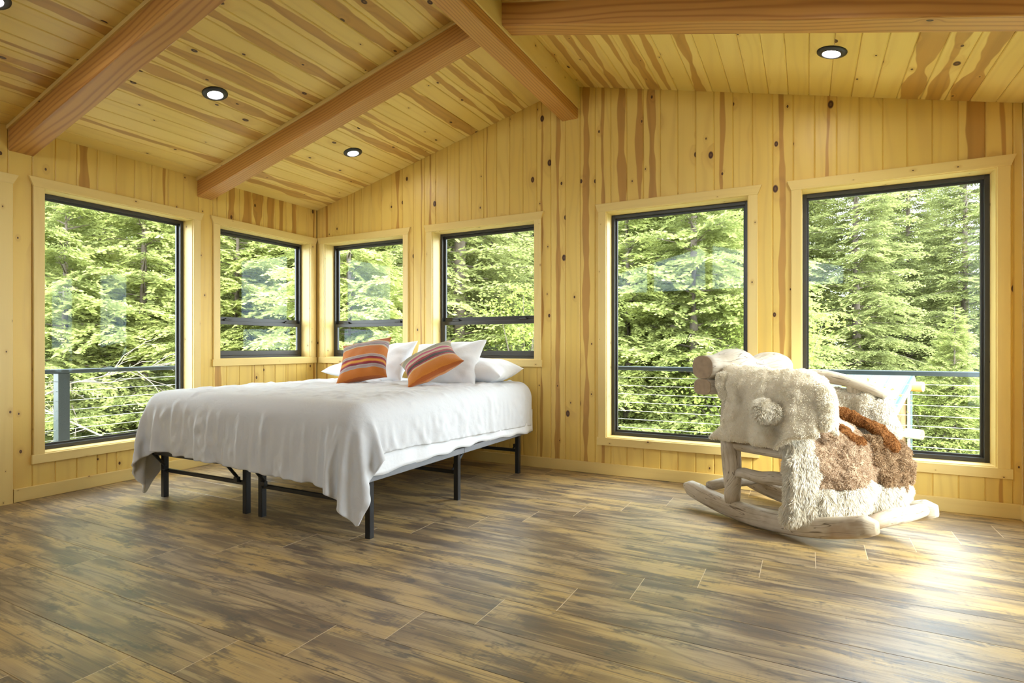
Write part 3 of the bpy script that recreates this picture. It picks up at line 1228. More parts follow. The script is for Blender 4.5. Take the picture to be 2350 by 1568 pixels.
bpart(mb, 'foot_rail', M['black_metal'])

# ---- mattress
MZ0, MZ1 = 0.351, 0.665


def rounded_slab(name, x0, x1, y0, y1, z0, z1, r, mat, parent=None):
    bm = bmesh.new()
    bmesh.ops.create_cube(bm, size=1.0)
    for v in bm.verts:
        v.co = Vector(((x0 + x1) / 2 + v.co.x * (x1 - x0), (y0 + y1) / 2 + v.co.y * (y1 - y0), (z0 + z1) / 2 + v.co.z * (z1 - z0)))
    bmesh.ops.bevel(bm, geom=bm.edges[:] + bm.verts[:], offset=r, segments=5, affect='EDGES', profile=0.5)
    me = bpy.data.meshes.new(name)
    bm.to_mesh(me)
    bm.free()
    me.materials.append(mat)
    me.polygons.foreach_set('use_smooth', np.ones(len(me.polygons), bool))
    o = bpy.data.objects.new(name, me)
    C.objects.link(o)
    if parent:
        o.parent = parent
    return o


mat_o = rounded_slab('mattress', BX0 + .01, BX1 - .01, BY0 + .02, BY1, MZ0, MZ1, 0.06, M['white_cloth'])
tag(mat_o, 'thick white mattress on the black bed frame, almost covered by the duvet', 'mattress')

# ---- hanging white sheet round the mattress: its lower edge shows on the right side and at the head
rng = np.random.default_rng(3)


def skirt(name, path, z_top, z_bot, amp, seed):
    """cloth strip hanging along a path of (x,y,nx,ny)"""
    n = len(path)
    rows = 9
    P = np.array(path)
    t = np.linspace(0, 1, n)
    ph = np.random.default_rng(seed).uniform(0, 6.28, 6)
    V = []
    for j in range(rows):
        f = j / (rows - 1)
        fold = (np.sin(t * 31 + ph[0]) * .35 + np.sin(t * 57 + ph[1] + f) * .3 + np.sin(t * 13 + ph[2]) * .5) * amp * (0.25 + f)
        zb = z_bot(t) + 0.006 * np.sin(t * 44 + ph[3])
        z = z_top + (zb - z_top) * f
        V.append(np.stack([P[:, 0] + P[:, 2] * (0.006 + fold + .008 * f), P[:, 1] + P[:, 3] * (0.006 + fold + .008 * f), z], 1))
    V = np.concatenate(V)
    q = [(j * n + i, j * n + i + 1, (j + 1) * n + i + 1, (j + 1) * n + i) for j in range(rows - 1) for i in range(n - 1)]
    o = np_obj(name, V, quads=q, mat=M['white_cloth'], smooth=True)
    sm = o.modifiers.new('thick', 'SOLIDIFY')
    sm.thickness = 0.003
    return o


path = [(BX1 + .003, y, 1, 0) for y in np.linspace(BY0 + .05, BY1 + .02, 150)]
sh = skirt('bed_sheet', path, 0.50, lambda t: 0.338 + .02 * np.sin(t * 2.6) - .033 * np.clip((t - .5) / .5, 0, 1) ** 1.2, 0.012, 5)
tag(sh, 'white sheet hanging over the right side of the mattress below the duvet', 'sheet')

# ---- duvet: a cloth let fall over the mattress
def drape():
    nx, ny = 84, 78
    wl, wr, wf = 0.25, 0.245, 0.365
    x0, x1 = BX0 - wl - .02, BX1 + wr + .04
    y0, y1 = BY0 - wf, -0.12
    gx = np.linspace(x0, x1, nx)
    gy = np.linspace(y0, y1, ny)
    P = np.zeros((nx, ny, 3))
    P[..., 0], P[..., 1] = np.meshgrid(gx, gy, indexing='ij')
    # laid a little askew
    a = math.radians(-2.2)
    cx, cy = 1.6, -0.1
    dx, dy = P[..., 0] - cx, P[..., 1] - cy
    P[..., 0], P[..., 1] = cx + dx * math.cos(a) - dy * math.sin(a), cy + dx * math.sin(a) + dy * math.cos(a)
    rs = np.random.default_rng(11)
    P[..., 2] = 0.76 + 0.007 * rs.normal(size=(nx, ny))
    R0 = P.copy()
    full = lambda A, B: np.linalg.norm(B - A, axis=-1)
    # extra cloth along the foot drop makes it gather in soft vertical folds
    below = np.clip((BY0 - R0[..., 1]) / 0.30, 0, 1)
    side = np.clip((np.abs(R0[..., 0] - 1.62) - 0.96) / 0.25, 0, 1)
    rx = full(P[:-1], P[1:]) * (1 + 0.11 * (below[:-1] + below[1:]) / 2)
    ry = full(P[:, :-1], P[:, 1:]) * (1 + 0.03 * (side[:, :-1] + side[:, 1:]) / 2)
    d1 = full(P[:-1, :-1], P[1:, 1:])
    d2 = full(P[1:, :-1], P[:-1, 1:])
    bx = full(P[:-2], P[2:])
    by = full(P[:, :-2], P[:, 2:])
    V = np.zeros_like(P)
    # rounded-box collider (mattress plus the filling of the duvet)
    top = 0.728
    c = np.array([(BX0 + BX1) / 2, (BY0 + BY1) / 2 + .03, (top + 0.30) / 2])
    rr = 0.125
    h = np.array([(BX1 - BX0) / 2 + .018, (BY1 - BY0) / 2 + .07, (top - 0.30) / 2]) - rr

    def fix(A, B, rest, k):
        d = B - A
        l = np.sqrt((d * d).sum(-1)) + 1e-9
        m = (0.5 * k * (l - rest) / l)[..., None] * d
        A += m
        B -= m
    dt = 0.016
    for it in range(230):
        V[..., 2] -= 9.81 * dt
        V *= 0.985
        if it < 60:
            V *= 0.96
        Q = P + V * dt
        for k in range(12):
            for s in (0, 1):
                n = (nx - 1 - s) // 2
                fix(Q[s:s + 2 * n:2], Q[s + 1:s + 2 * n:2], rx[s:s + 2 * n:2], 1.0)
                n = (ny - 1 - s) // 2
                fix(Q[:, s:s + 2 * n:2], Q[:, s + 1:s + 2 * n:2], ry[:, s:s + 2 * n:2], 1.0)
            for s in (0, 1):
                for t in (0, 1):
                    fix(Q[s:nx - 1:2, t:ny - 1:2], Q[s + 1:nx:2, t + 1:ny:2], d1[s::2, t::2], 0.25)
                    fix(Q[s + 1:nx:2, t:ny - 1:2], Q[s:nx - 1:2, t + 1:ny:2], d2[s::2, t::2], 0.25)
            if k % 2 == 0:
                for s in range(4):
                    fix(Q[s:nx - 2:4], Q[s + 2:nx:4], bx[s::4], 0.04)
                    fix(Q[:, s:ny - 2:4], Q[:, s + 2:ny:4], by[:, s::4], 0.06)
            # collide
            d = Q - c
            ad = np.abs(d) - h
            o = np.maximum(ad, 0)
            lo = np.sqrt((o * o).sum(-1))
            inside = np.minimum(ad.max(-1), 0)
            sd = lo + inside - rr
            hit = sd < 0
            if hit.any():
                nrm = np.where(lo[..., None] > 1e-6, np.sign(d) * o / (lo[..., None] + 1e-9), 0)
                flat = hit & (lo <= 1e-6)
                nrm[flat] = (0, 0, 1)
                Q[hit] -= nrm[hit] * sd[hit][:, None]
                # friction
                mv = Q - P
                tv = mv - (mv * nrm).sum(-1, keepdims=True) * nrm
                Q[hit] -= 0.55 * tv[hit] / 12 * (1 if it < 60 else 2)
                stick = hit & (nrm[..., 2] > .97)
                Q[stick, :2] = P[stick, :2]
            Q[..., 2] = np.maximum(Q[..., 2], 0.02)
            Q[..., 1] = np.minimum(Q[..., 1], -0.03)
        V = (Q - P) / dt
        P = Q
    return P


P = drape()
nx, ny = P.shape[:2]
q = [(i * ny + j, (i + 1) * ny + j, (i + 1) * ny + j + 1, i * ny + j + 1) for i in range(nx - 1) for j in range(ny - 1)]
duv = np_obj('duvet', P.reshape(-1, 3), quads=q, mat=M['duvet_cloth'], smooth=True)
tag(duv, 'big plain white duvet draped over the bed with its corners hanging down', 'duvet')
s1 = duv.modifiers.new('smooth', 'SUBSURF')
s1.levels = s1.render_levels = 2
s2 = duv.modifiers.new('thick', 'SOLIDIFY')
s2.thickness = 0.012
s2.offset = -1


# ---- pillows and cushions
def pillow_mesh(name, w, h, t, mat, seed=0, pinch=0.10, n=34, wr=0.010, corner=0.0):
    """soft square pillow in its own frame: x across, y up, z towards the viewer; uv 0..1"""
    a = np.linspace(-1, 1, n)
    A, B = np.meshgrid(a, a, indexing='ij')
    ph = np.random.default_rng(seed).uniform(0, 6.28, 12)
    V, U = [], []
    for sgn in (1, -1):
        x = A * (w / 2) * (1 - pinch * (1 - B ** 2) * np.abs(A) ** 1.5) * (1 + corner * (np.abs(A * B) ** 5))
        y = B * (h / 2) * (1 - pinch * (1 - A ** 2) * np.abs(B) ** 1.5) * (1 + corner * (np.abs(A * B) ** 5))
        e = np.clip((1 - np.abs(A) ** 2.6) * (1 - np.abs(B) ** 2.6), 0, 1) ** 0.55
        z = sgn * e * t / 2
        rad = np.hypot(A, B)
        th = np.arctan2(B, A)
        crease = np.sin(th * 9 + ph[0] + rad * 2) * rad ** 2 * .5 + np.sin(A * 7 + B * 5 + ph[1]) * .4 + np.sin(A * 11 - B * 9 + ph[2]) * .3 + np.sin(th * 17 + ph[3]) * rad ** 3 * .35
        z = z + sgn * wr * crease * np.sqrt(e + 1e-6)
        V.append(np.stack([x, y, z], -1).reshape(-1, 3))
        U.append(np.stack([(A + 1) / 2, (B + 1) / 2], -1).reshape(-1, 2))
    V, U = np.concatenate(V), np.concatenate(U)
    m = n * n
    F = []
    for i in range(n - 1):
        for j in range(n - 1):
            k = i * n + j
            F.append((k, k + n, k + n + 1, k + 1))
            k += m
            F.append((k, k + 1, k + n + 1, k + n))
    bm_uv = [U[i] for f in F for i in f]
    o = mesh_obj(name, V, F, mat, None, bm_uv, True)
    bm = bmesh.new()
    bm.from_mesh(o.data)
    bmesh.ops.remove_doubles(bm, verts=bm.verts, dist=0.0008)
    bm.to_mesh(o.data)
    bm.free()
    s = o.modifiers.new('smooth', 'SUBSURF')
    s.levels = s.render_levels = 1
    return o


def place(o, c, xdir, ydir):
    x = Vector(xdir).normalized()
    y = Vector(ydir)
    y = (y - x * y.dot(x)).normalized()
    z = x.cross(y)
    o.matrix_world = Matrix(((x.x, y.x, z.x, c[0]), (x.y, y.y, z.y, c[1]), (x.z, y.z, z.z, c[2]), (0, 0, 0, 1)))
    return o


p = place(pillow_mesh('pillow', 0.70, 0.46, 0.17, M['pillow_cloth'], 1, wr=.008), (0.98, -0.34, 0.815), (1, -.03, .0), (-.05, 1, .12))
tag(p, 'white pillow lying flat behind the orange striped cushion', 'pillow', 'white bed pillows')
p = place(pillow_mesh('pillow', 0.66, 0.44, 0.17, M['pillow_cloth'], 2, wr=.010), (1.27, -0.46, 0.865), (1, -.06, .10), (-.12, .62, .80))
tag(p, 'white pillow propped upright right behind the orange striped cushion', 'pillow', 'white bed pillows')
p = place(pillow_mesh('pillow', 0.70, 0.46, 0.20, M['pillow_cloth'], 3, wr=.010), (2.16, -0.345, 0.82), (1, .04, -.02), (-.04, 1, .10))
tag(p, 'white pillow lying flat at the right head corner of the bed', 'pillow', 'white bed pillows')
p = place(pillow_mesh('pillow', 0.66, 0.46, 0.17, M['pillow_cloth'], 4, wr=.012), (1.97, -0.50, 0.875), (1, .10, .06), (.02, .60, .80))
tag(p, 'white pillow propped upright behind the pink and red striped cushion', 'pillow', 'white bed pillows')
FW, RT = Vector((-.4627, .8865, 0)), Vector((.8865, .4627, 0))


def cush(px, py, d):
    return Vector((4.586, -4.339, 1.02)) + (FW + RT * ((px - 1175) / 1299) + UPV * ((795 - py) / 1299)) * d


o = place(pillow_mesh('striped_cushion', 0.42, 0.43, 0.17, M['stripe_orange'], 8, wr=.005, corner=.06, pinch=.11), cush(836, 829, 4.55),
          RT * .385 + UPV * .07 - FW * .04, -RT * .03 + UPV * .30 + FW * .28)
tag(o, 'orange woven cushion with grey, yellow and maroon stripes on the left of the bed', 'cushion', 'woven striped cushions')
o = place(pillow_mesh('striped_cushion', 0.44, 0.46, 0.16, M['stripe_red'], 9, wr=.005, corner=.05, pinch=.10), cush(988, 833, 4.25),
          RT * .377 + UPV * .185 + FW * .06, -RT * .135 + UPV * .15 + FW * .40)
tag(o, 'woven cushion with olive, pink, black and orange stripes, right of the orange one', 'cushion', 'woven striped cushions')
# ================================================================== driftwood rocking chair
# local frame: x = towards the front, y = across (0 = near rocker, 0.54 = far rocker), z = up
CT = -0.569
chair = empty('rocking_chair', (4.323, -0.855, 0.0), CT)
tag(chair, 'rocking chair made of weathered grey driftwood logs by the tall windows', 'rocking chair')
RR, CWD = 1.674, 0.54


def cpart(mb, name, smooth=True):
    return mb.build(name, M['driftwood'], chair, smooth)


def arc_z(s):
    return RR - math.sqrt(RR * RR - s * s)


for w, s0, s1 in ((0.0, -0.525, 0.655), (CWD, -0.50, 0.665)):
    mb = MB()
    pts, rad = [], []
    n = 26
    for i in range(n):
        f = i / (n - 1)
        s = s0 + (s1 - s0) * f
        e = min(1, (f / .10)) ** .5 if f < .10 else (min(1, (1 - f) / .03)) ** .3 if f > .97 else 1
        hgt = (0.050 + 0.005 * math.sin(f * 3.1)) * (0.72 + 0.28 * e)
        pts.append((s, w, arc_z(s) + hgt + 0.001))
        rad.append(hgt)
    rad[0] *= 0.45
    rad[-1] *= 0.86
    sweep(mb, pts, rad, 18, ell=(0.74, 1.0, 0.62), noise_amt=0.012, seed=3 + int(w * 10))
    cpart(mb, 'rocker')
# cross rungs between the rockers
for s, z, r in ((-0.345, 0.150, 0.034), (0.605, 0.172, 0.040)):
    mb = MB()
    sweep(mb, [(s + .012 * math.sin(k), 0.02 + (CWD - 0.04) * k / 7, z + .010 * math.sin(k * .9)) for k in range(8)],
          [r * (0.86 + .18 * math.sin(k / 7 * PI)) for k in range(8)], 14, noise_amt=0.05, seed=int(s * 10) + 9)
    cpart(mb, 'rung')
# posts
for s, w, top, r in ((-0.155, 0.0, 0.74, 0.052), (0.285, 0.03, 0.74, 0.038), (-0.14, CWD, 0.78, 0.046), (0.30, CWD, 0.78, 0.044)):
    mb = MB()
    zb = arc_z(s) + 0.088
    n = 12
    sweep(mb, [(s - 0.02 * (i / (n - 1)) +   .003 * math.sin(i * .6), w + .003 * math.sin(i * .7), zb + (top - zb) * i / (n - 1)) for i in range(n)],
          [r * (0.72 + 0.36 * math.sin((.08 + .80 * i / (n - 1)) * PI)) for i in range(n)], 14, noise_amt=0.012, seed=int(s * 30) + 40)
    cpart(mb, 'post')
# side stretchers and seat rails
for w in (0.0, CWD):
    mb = MB()
    sweep(mb, [(-0.13 + .42 * k / 7, w, 0.278 + .024 * k / 7 + .006 * math.sin(k * 1.7)) for k in range(8)], [.030 + .010 * k / 7 for k in range(8)], 12, noise_amt=.05, seed=61)
    cpart(mb, 'side_stretcher')
    mb = MB()
    sweep(mb, [(-0.18 + (.40 if w == 0 else .52) * k / 7, w, 0.445) for k in range(8)], [.036] * 8, 12, noise_amt=.05, seed=62)
    cpart(mb, 'seat_rail')
for s in (-0.15, 0.30):
    mb = MB()
    sweep(mb, [(s, 0.0 + CWD * k / 6, 0.455) for k in range(7)], [.036] * 7, 12, noise_amt=.05, seed=63)
    cpart(mb, 'seat_rung')
for k in range(5):
    mb = MB()
    sweep(mb, [(-.16 + .47 * t / 4, 0.09 + k * .09, 0.482) for t in range(5)], [.034] * 5, 10, noise_amt=.04, seed=70 + k)
    cpart(mb, 'seat_slat')
# arms: bowed logs with blunt front ends
for w in (0.0, CWD):
    mb = MB()
    n = 14
    pts, rad = [], []
    for i in range(n):
        f = i / (n - 1)
        s = -0.24 + 0.665 * f
        z = 0.815 + .022 * math.sin(f * 3.0) - .060 * max(0, f - .45) ** 1.5 * 2.6
        if w == 0:
            z -= 0.02
        pts.append((s, w + .012 * math.sin(f * 5), z))
        rad.append(.044 + .008 * math.sin(f * 4 + 1) - (0.010 if i in (0,) else 0.0))
    rad[-1] *= .78
    sweep(mb, pts, rad, 16, ell=(1.0, .88, 1), noise_amt=.03, seed=80 + int(w * 9))
    cpart(mb, 'arm_log')
    for s in (0.02, 0.245):
        mb = MB()
        sweep(mb, [(s, w, .46 + (.80 - .46) * k / 6) for k in range(7)], [.036, .031, .028, .027, .028, .031, .036], 12, noise_amt=.05, seed=90)
        cpart(mb, 'arm_spindle')
# back: thick knobbly top log over a flat split log, and back spindles
mb = MB()
n = 22
pts, rad = [], []
for i in range(n):
    f = i / (n - 1)
    w = -0.105 + 0.79 * f
    bump = .042 * math.exp(-((f - .36) / .13) ** 2) + .022 * math.exp(-((f - .78) / .12) ** 2) - .012 * math.exp(-((f - .57) / .07) ** 2)
    pts.append((-0.285, w, 0.893 + bump * .55 - .01 * f))
    rad.append(.070 + bump * .55 + .005 * math.sin(f * 9))
rad[-1] *= .72
rad[-2] *= .92
sweep(mb, pts, rad, 20, ell=(1.12, 1.0, .82), noise_amt=.02, seed=101)
top_log = cpart(mb, 'top_log')
mb = MB()
sweep(mb, [(-0.285, -.1075, .893), (-0.285, -.104, .893)], [.066, .069], 20, ell=(1.12, 1.0, .82))
mb.build('sawn_end', M['sawn_wood'], top_log)
mb = MB()
sweep(mb, [(-0.290, -0.10 + .78 * k / 9, .776) for k in range(10)], [.049] * 10, 16, ell=(1.35, 1.0, .7), noise_amt=.02, seed=102)
split_log = cpart(mb, 'split_log')
mb = MB()
sweep(mb, [(-0.290, -.1025, .776), (-0.290, -.099, .776)], [.046, .048], 16, ell=(1.35, 1.0, .7))
mb.build('sawn_end', M['sawn_wood'], split_log)
for k in range(4):
    w = .07 + k * .135
    mb = MB()
    sweep(mb, [(-0.17 - .10 * t / 5, w, .46 + .32 * t / 5) for t in range(6)], [.026] * 6, 10, noise_amt=.05, seed=110 + k)
    cpart(mb, 'back_spindle')


# ------------------------------------------------------------------ sheepskins
def fur_mesh(name, V, quads, mat, parent, n_tuft, length, width, seed, curl=0.45, lump=0.012, lump_f=45.0, droop=0.3, jit=0.14):
    """lumpy skin plus thousands of thin wool tufts in one mesh"""
    r = np.random.default_rng(seed)
    V = np.asarray(V, float)
    Q = np.asarray(quads, int)
    # vertex normals
    def vnorm(V):
        a, b, c, d = V[Q[:, 0]], V[Q[:, 1]], V[Q[:, 2]], V[Q[:, 3]]
        fn = np.cross(c - a, d - b)
        N = np.zeros_like(V)
        for k in range(4):
            np.add.at(N, Q[:, k], fn)
        return N / (np.linalg.norm(N, axis=1, keepdims=True) + 1e-9), np.linalg.norm(fn, axis=1) / 2, fn
    N, ar, fn = vnorm(V)
    V = V + N * (np_noise(V, seed, 3, lump_f / 2.3) * lump)[:, None] + N * (np_noise(V, seed + 1, 2, 9.0) * lump * .8)[:, None]
    N, ar, fn = vnorm(V)
    f = r.choice(len(Q), n_tuft, p=ar / ar.sum())
    s, t = r.random(n_tuft), r.random(n_tuft)

    def interp(A):
        return ((1 - s) * (1 - t))[:, None] * A[Q[f, 0]] + (s * (1 - t))[:, None] * A[Q[f, 1]] + (s * t)[:, None] * A[Q[f, 2]] + ((1 - s) * t)[:, None] * A[Q[f, 3]]
    P0, n0 = interp(V), interp(N)
    n0 /= np.linalg.norm(n0, axis=1, keepdims=True) + 1e-9
    # wool locks: neighbours lean the same way
    lean = np.stack([np_noise(P0, seed + 5 + k, 2, 38.0) for k in range(3)], 1) * curl + r.normal(size=(n_tuft, 3)) * jit
    lean[:, 2] -= droop
    d1 = n0 + lean * 0.6
    d1 /= np.linalg.norm(d1, axis=1, keepdims=True)
    d2 = n0 * .6 + lean * 1.2
    d2 /= np.linalg.norm(d2, axis=1, keepdims=True)
    L = length * r.uniform(.6, 1.2, n_tuft)[:, None]
    side = np.cross(d1, r.normal(size=(n_tuft, 3)))
    side /= np.linalg.norm(side, axis=1, keepdims=True) + 1e-9
    wd = width * r.uniform(.7, 1.3, n_tuft)[:, None]
    P0 = P0 - n0 * .003
    P1 = P0 + d1 * L * .5
    P2 = P1 + d2 * L * .55
    T = np.stack([P0 - side * wd, P0 + side * wd, P1 + side * wd * .9, P1 - side * wd * .9, P2], 1).reshape(-1, 3)
    b = len(V) + np.arange(n_tuft)[:, None] * 5
    tq = b + np.array([[0, 1, 2, 3]])
    tt = b + np.array([[3, 2, 4]])
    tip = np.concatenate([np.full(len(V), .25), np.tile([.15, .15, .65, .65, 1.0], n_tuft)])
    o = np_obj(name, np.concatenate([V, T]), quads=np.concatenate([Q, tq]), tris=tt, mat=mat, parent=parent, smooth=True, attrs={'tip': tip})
    o['kind'] = 'stuff'
    return o


def grid_quads(n, m, flip=False):
    i, j = np.meshgrid(np.arange(n - 1), np.arange(m - 1), indexing='ij')
    k = (i * m + j).ravel()
    q = np.stack([k, k + m, k + m + 1, k + 1], 1)
    return q[:, ::-1] if flip else q


def slab_surface(fn, n, m, thick, n0=None):
    """closed soft slab round the mid surface fn(a,b) (a,b in 0..1), rounded rim; thick may be a function"""
    a, b = np.meshgrid(np.linspace(0, 1, n), np.linspace(0, 1, m), indexing='ij')
    Pm = fn(a, b)
    da = np.gradient(Pm, axis=0)
    db = np.gradient(Pm, axis=1)
    N = np.cross(da, db)
    N /= np.linalg.norm(N, axis=-1, keepdims=True) + 1e-9
    e = np.clip(np.minimum(np.minimum(a, 1 - a) * n, np.minimum(b, 1 - b) * m) / 3.0, 0, 1)
    e = np.sqrt(1 - (1 - e) ** 2)
    T = thick(a, b) if callable(thick) else thick
    V1 = (Pm + N * (T * e * .5)[..., None]).reshape(-1, 3)
    V2 = (Pm - N * (T * e * .5)[..., None]).reshape(-1, 3)
    q = grid_quads(n, m)
    return np.concatenate([V1, V2]), np.concatenate([q, q[:, ::-1] + n * m])


def path_interp(pts, t):
    P = np.array(pts, float)
    d = np.r_[0, np.cumsum(np.linalg.norm(np.diff(P, axis=0), axis=1))]
    d /= d[-1]
    # smooth (Catmull-like) by oversampling linear and averaging
    tt = np.linspace(0, 1, 200)
    L = np.stack([np.interp(tt, d, P[:, k]) for k in range(P.shape[1])], 1)
    ker = np.ones(19) / 19
    Lp = np.pad(L, ((9, 9), (0, 0)), mode='edge')
    S = np.stack([np.convolve(Lp[:, k], ker, 'valid') for k in range(P.shape[1])], 1)
    return np.stack([np.interp(t, tt, S[:, k]) for k in range(P.shape[1])], -1)


def world_empty(name, label, cat, s, w, z, group=None):
    c, n = math.cos(CT), math.sin(CT)
    o = empty(name, (4.323 + s * c - w * n, -0.855 + s * n + w * c, z), CT)
    tag(o, label, cat, group)
    return o


def local(V, root_s, root_w, root_z):
    return V - np.array([root_s, root_w, root_z])


# --- cream sheepskin laid over the near arm: hangs far down outside, folds over the arm
R1 = (0.03, -0.05, 0.43)
skin = world_empty('sheepskin', 'curly cream sheepskin hung over the near arm and back corner of the rocking chair', 'sheepskin', *R1)


def near_fn(a, b):
    prof = [(-.085, .468), (-.090, .56), (-.085, .68), (-.075, .79), (-.045, .860), (.0, .880), (.05, .86), (.075, .79), (.085, .68), (.09, .60)]
    p = path_interp(prof, a)
    s = -.185 + .60 * b
    droop = np.where(a < .5, 0, 0)
    z = p[..., 1] + droop
    # waist: the back lobe pulls in half way down, then flares
    out = np.clip((.88 - z) / .45, 0, 1) * (a < .5)
    s = s + np.where(b < .4, (.4 - b) / .4, 0) * (.085 * np.sin(np.clip(out * 1.15, 0, 1) * PI) - .06 * out ** 2) * (a < .5)
    s = s - np.clip((b - .55) / .45, 0, 1) * np.clip((.62 - z) / .15, 0, 1) * (a < .5) * .24
    w = p[..., 0] + .014 * np.sin(s * 34 + 1) * np.clip((.88 - z) / .2, 0, 1) - .015 * np.clip((s + .0) / -.2, 0, 1) * (a < .5)
    z = z - .05 * np.clip((s - .25) / .15, 0, 1) ** 2 + np.clip((-.10 - s) / .1, 0, 1) * (.02) * (z > .7)
    return np.stack([s, w, z], -1)


V, Q = slab_surface(near_fn, 60, 52, lambda a, b: .046 + .010 * np.sin(b * 14) * np.sin(a * 9 + 1))
fur_mesh('fleece', local(V, *R1), Q, M['fur_cream'], skin, 46000, .0105, .0017, 21, lump=.008, lump_f=62)


def blob(path, radii, n=18, m=26):
    """sausage of fleece along a path (closed ends)"""
    t = np.linspace(0, 1, m)
    P = path_interp(path, t)
    Rr = np.interp(t, np.linspace(0, 1, len(radii)), radii) * np.sqrt(np.clip(1 - (np.abs(t - .5) * 2) ** 6, 0.0004, 1))
    T = np.gradient(P, axis=0)
    T /= np.linalg.norm(T, axis=1, keepdims=True)
    up = np.array([0.3, -.4, .87])
    A = np.cross(T, up)
    A /= np.linalg.norm(A, axis=1, keepdims=True) + 1e-9
    B = np.cross(A, T)
    th = np.linspace(0, 2 * PI, n, endpoint=False)
    V = P[:, None] + (A[:, None] * np.cos(th)[None, :, None] + B[:, None] * np.sin(th)[None, :, None]) * Rr[:, None, None]
    i, j = np.meshgrid(np.arange(m - 1), np.arange(n), indexing='ij')
    k = (i * n + j).ravel()
    k2 = (i * n + (j + 1) % n).ravel()
    Q = np.stack([k, k2, k2 + n, k + n], 1)
    return V.reshape(-1, 3), Q[:, ::-1]


# a leg of the skin pokes out as a round tuft; rolls run down over the front of the arm
for nm, path, rad, cnt, ln_ in (
        ('leg_tuft', [(.110, -.165, .675), (.145, -.15, .672), (.19, -.12, .668), (.25, -.085, .675)], [.056, .062, .048, .040], 9000, .022),
        ('fold', [(.155, -.095, .62), (.165, -.10, .57), (.13, -.085, .52)], [.040, .044, .030], 5000, .014),
        ('fold', [(.20, -.060, .80), (.27, -.068, .76), (.315, -.066, .69), (.32, -.055, .62)], [.036, .042, .040, .034], 6000, .012),
        ('fold', [(.375, -.025, .835), (.415, -.025, .76), (.425, -.025, .67), (.405, -.025, .59)], [.046, .050, .050, .040], 10000, .013),
        ('fold', [(-.065, -.074, .85), (-.05, -.078, .76), (-.035, -.080, .64)], [.026, .030, .022], 4500, .010),
        ('fold', [(-.165, -.062, .875), (-.165, -.070, .80), (-.125, -.074, .71)], [.036, .040, .030], 5500, .011)):
    V, Q = blob(path, rad)
    fur_mesh(nm, local(V, *R1), Q, M['fur_cream'] if nm != 'leg_tuft' else M['fur_white'], skin, cnt, ln_, .0018, int(cnt + rad[0] * 1000), lump=.006, lump_f=62)

# --- patchwork throw of sheepskin over the seat, hanging down in front
R2 = (0.44, 0.27, 0.10)
throw = world_empty('sheepskin_throw', 'patchwork sheepskin throw, tan and brown with white border, hanging over the chair seat', 'throw', *R2)
TP = [(-.16, .60), (-.02, .585), (.14, .605), (.25, .60), (.345, .545), (.415, .46), (.455, .36), (.47, .25), (.455, .13)]


lerp = lambda x0, x1, t: x0 + (x1 - x0) * t


def throw_pt(a, b):
    """a along the throw (0 = seat back, 1 = lower hem), b across (0 = near, 1 = far)"""
    p = path_interp(TP, a)
    w = -.055 + .645 * b
    bul = .045 * np.sin(np.clip(b, 0, 1) * PI) ** .7 + .022 * np.sin(b * 13 + a * 4)
    s = p[..., 0] + bul * np.clip((a - .3) / .3, 0, 1) - .07 * np.clip((.13 - b) / .13, 0, 1) * np.clip((a - .4) / .3, 0, 1) + lerp(-.135, .015, b) * np.clip(a / .5, 0, 1)
    z = p[..., 1] + .020 * np.sin(b * 9 + 1) * (1 - a) - .055 * np.clip((.22 - b) / .22, 0, 1) * a ** 2 + .035 * b * a
    return np.stack([s, w + .012 * np.sin(a * 12), z], -1)


def patch(name, fn_ab, n, m, thick, mat, cnt, length, seed, lump=.010, raise_=0.0, width=.0018):
    def f(u_, v_):
        a, b = fn_ab(u_, v_)
        P = throw_pt(a, b)
        if raise_:
            e = .004
            N = np.cross(throw_pt(np.clip(a + e, 0, 1), b) - throw_pt(np.clip(a - e, 0, 1), b), throw_pt(a, b + e) - throw_pt(a, b - e))
            N /= np.linalg.norm(N, axis=-1, keepdims=True) + 1e-9
            P = P + N * (raise_ if N[..., 0].mean() > 0 else -raise_)
        return P
    V, Q = slab_surface(f, n, m, thick)
    return fur_mesh(name, local(V, *R2), Q, mat, throw, cnt, length, width, seed, lump=lump, lump_f=58, droop=.9 if length > .02 else .3)


# white border: near strip from the arm right down, hem strip
patch('white_border', lambda u_, v_: (lerp(.44, 1.0, u_), lerp(-.03, .15 + .02 * np.sin(u_ * 6), v_)), 46, 16, .075, M['fur_white'], 22000, .026, 31, .009, 0.008)
patch('white_border', lambda u_, v_: (lerp(.83, .995, u_) + .02 * np.sin(v_ * 7), lerp(.12, .62, v_)), 18, 34, .075, M['fur_white'], 17000, .030, 32, .009, 0.010)
patch('white_border', lambda u_, v_: (lerp(.86, .985, u_), lerp(.60, 1.0, v_)), 16, 34, .078, M['fur_white'], 15000, .028, 33, .009, 0.006)
# tan patches
patch('tan_patch', lambda u_, v_: (lerp(.40 + .03 * v_, .85, u_), lerp(.12, .46 + .07 * np.sin(u_ * 2.6), v_)), 40, 30, .062, M['fur_tan'], 24000, .011, 34, .012, 0.014)
patch('tan_patch', lambda u_, v_: (lerp(.48, .86, u_), lerp(.46, .68 + .02 * np.sin(u_ * 3), v_)), 32, 18, .060, M['fur_tan'], 13000, .010, 35, .011, 0.004)
patch('dark_tan_patch', lambda u_, v_: (lerp(.60, .90, u_), lerp(.66, 1.02, v_)), 32, 32, .074, M['fur_tan_dark'], 20000, .013, 36, .015, 0.016)
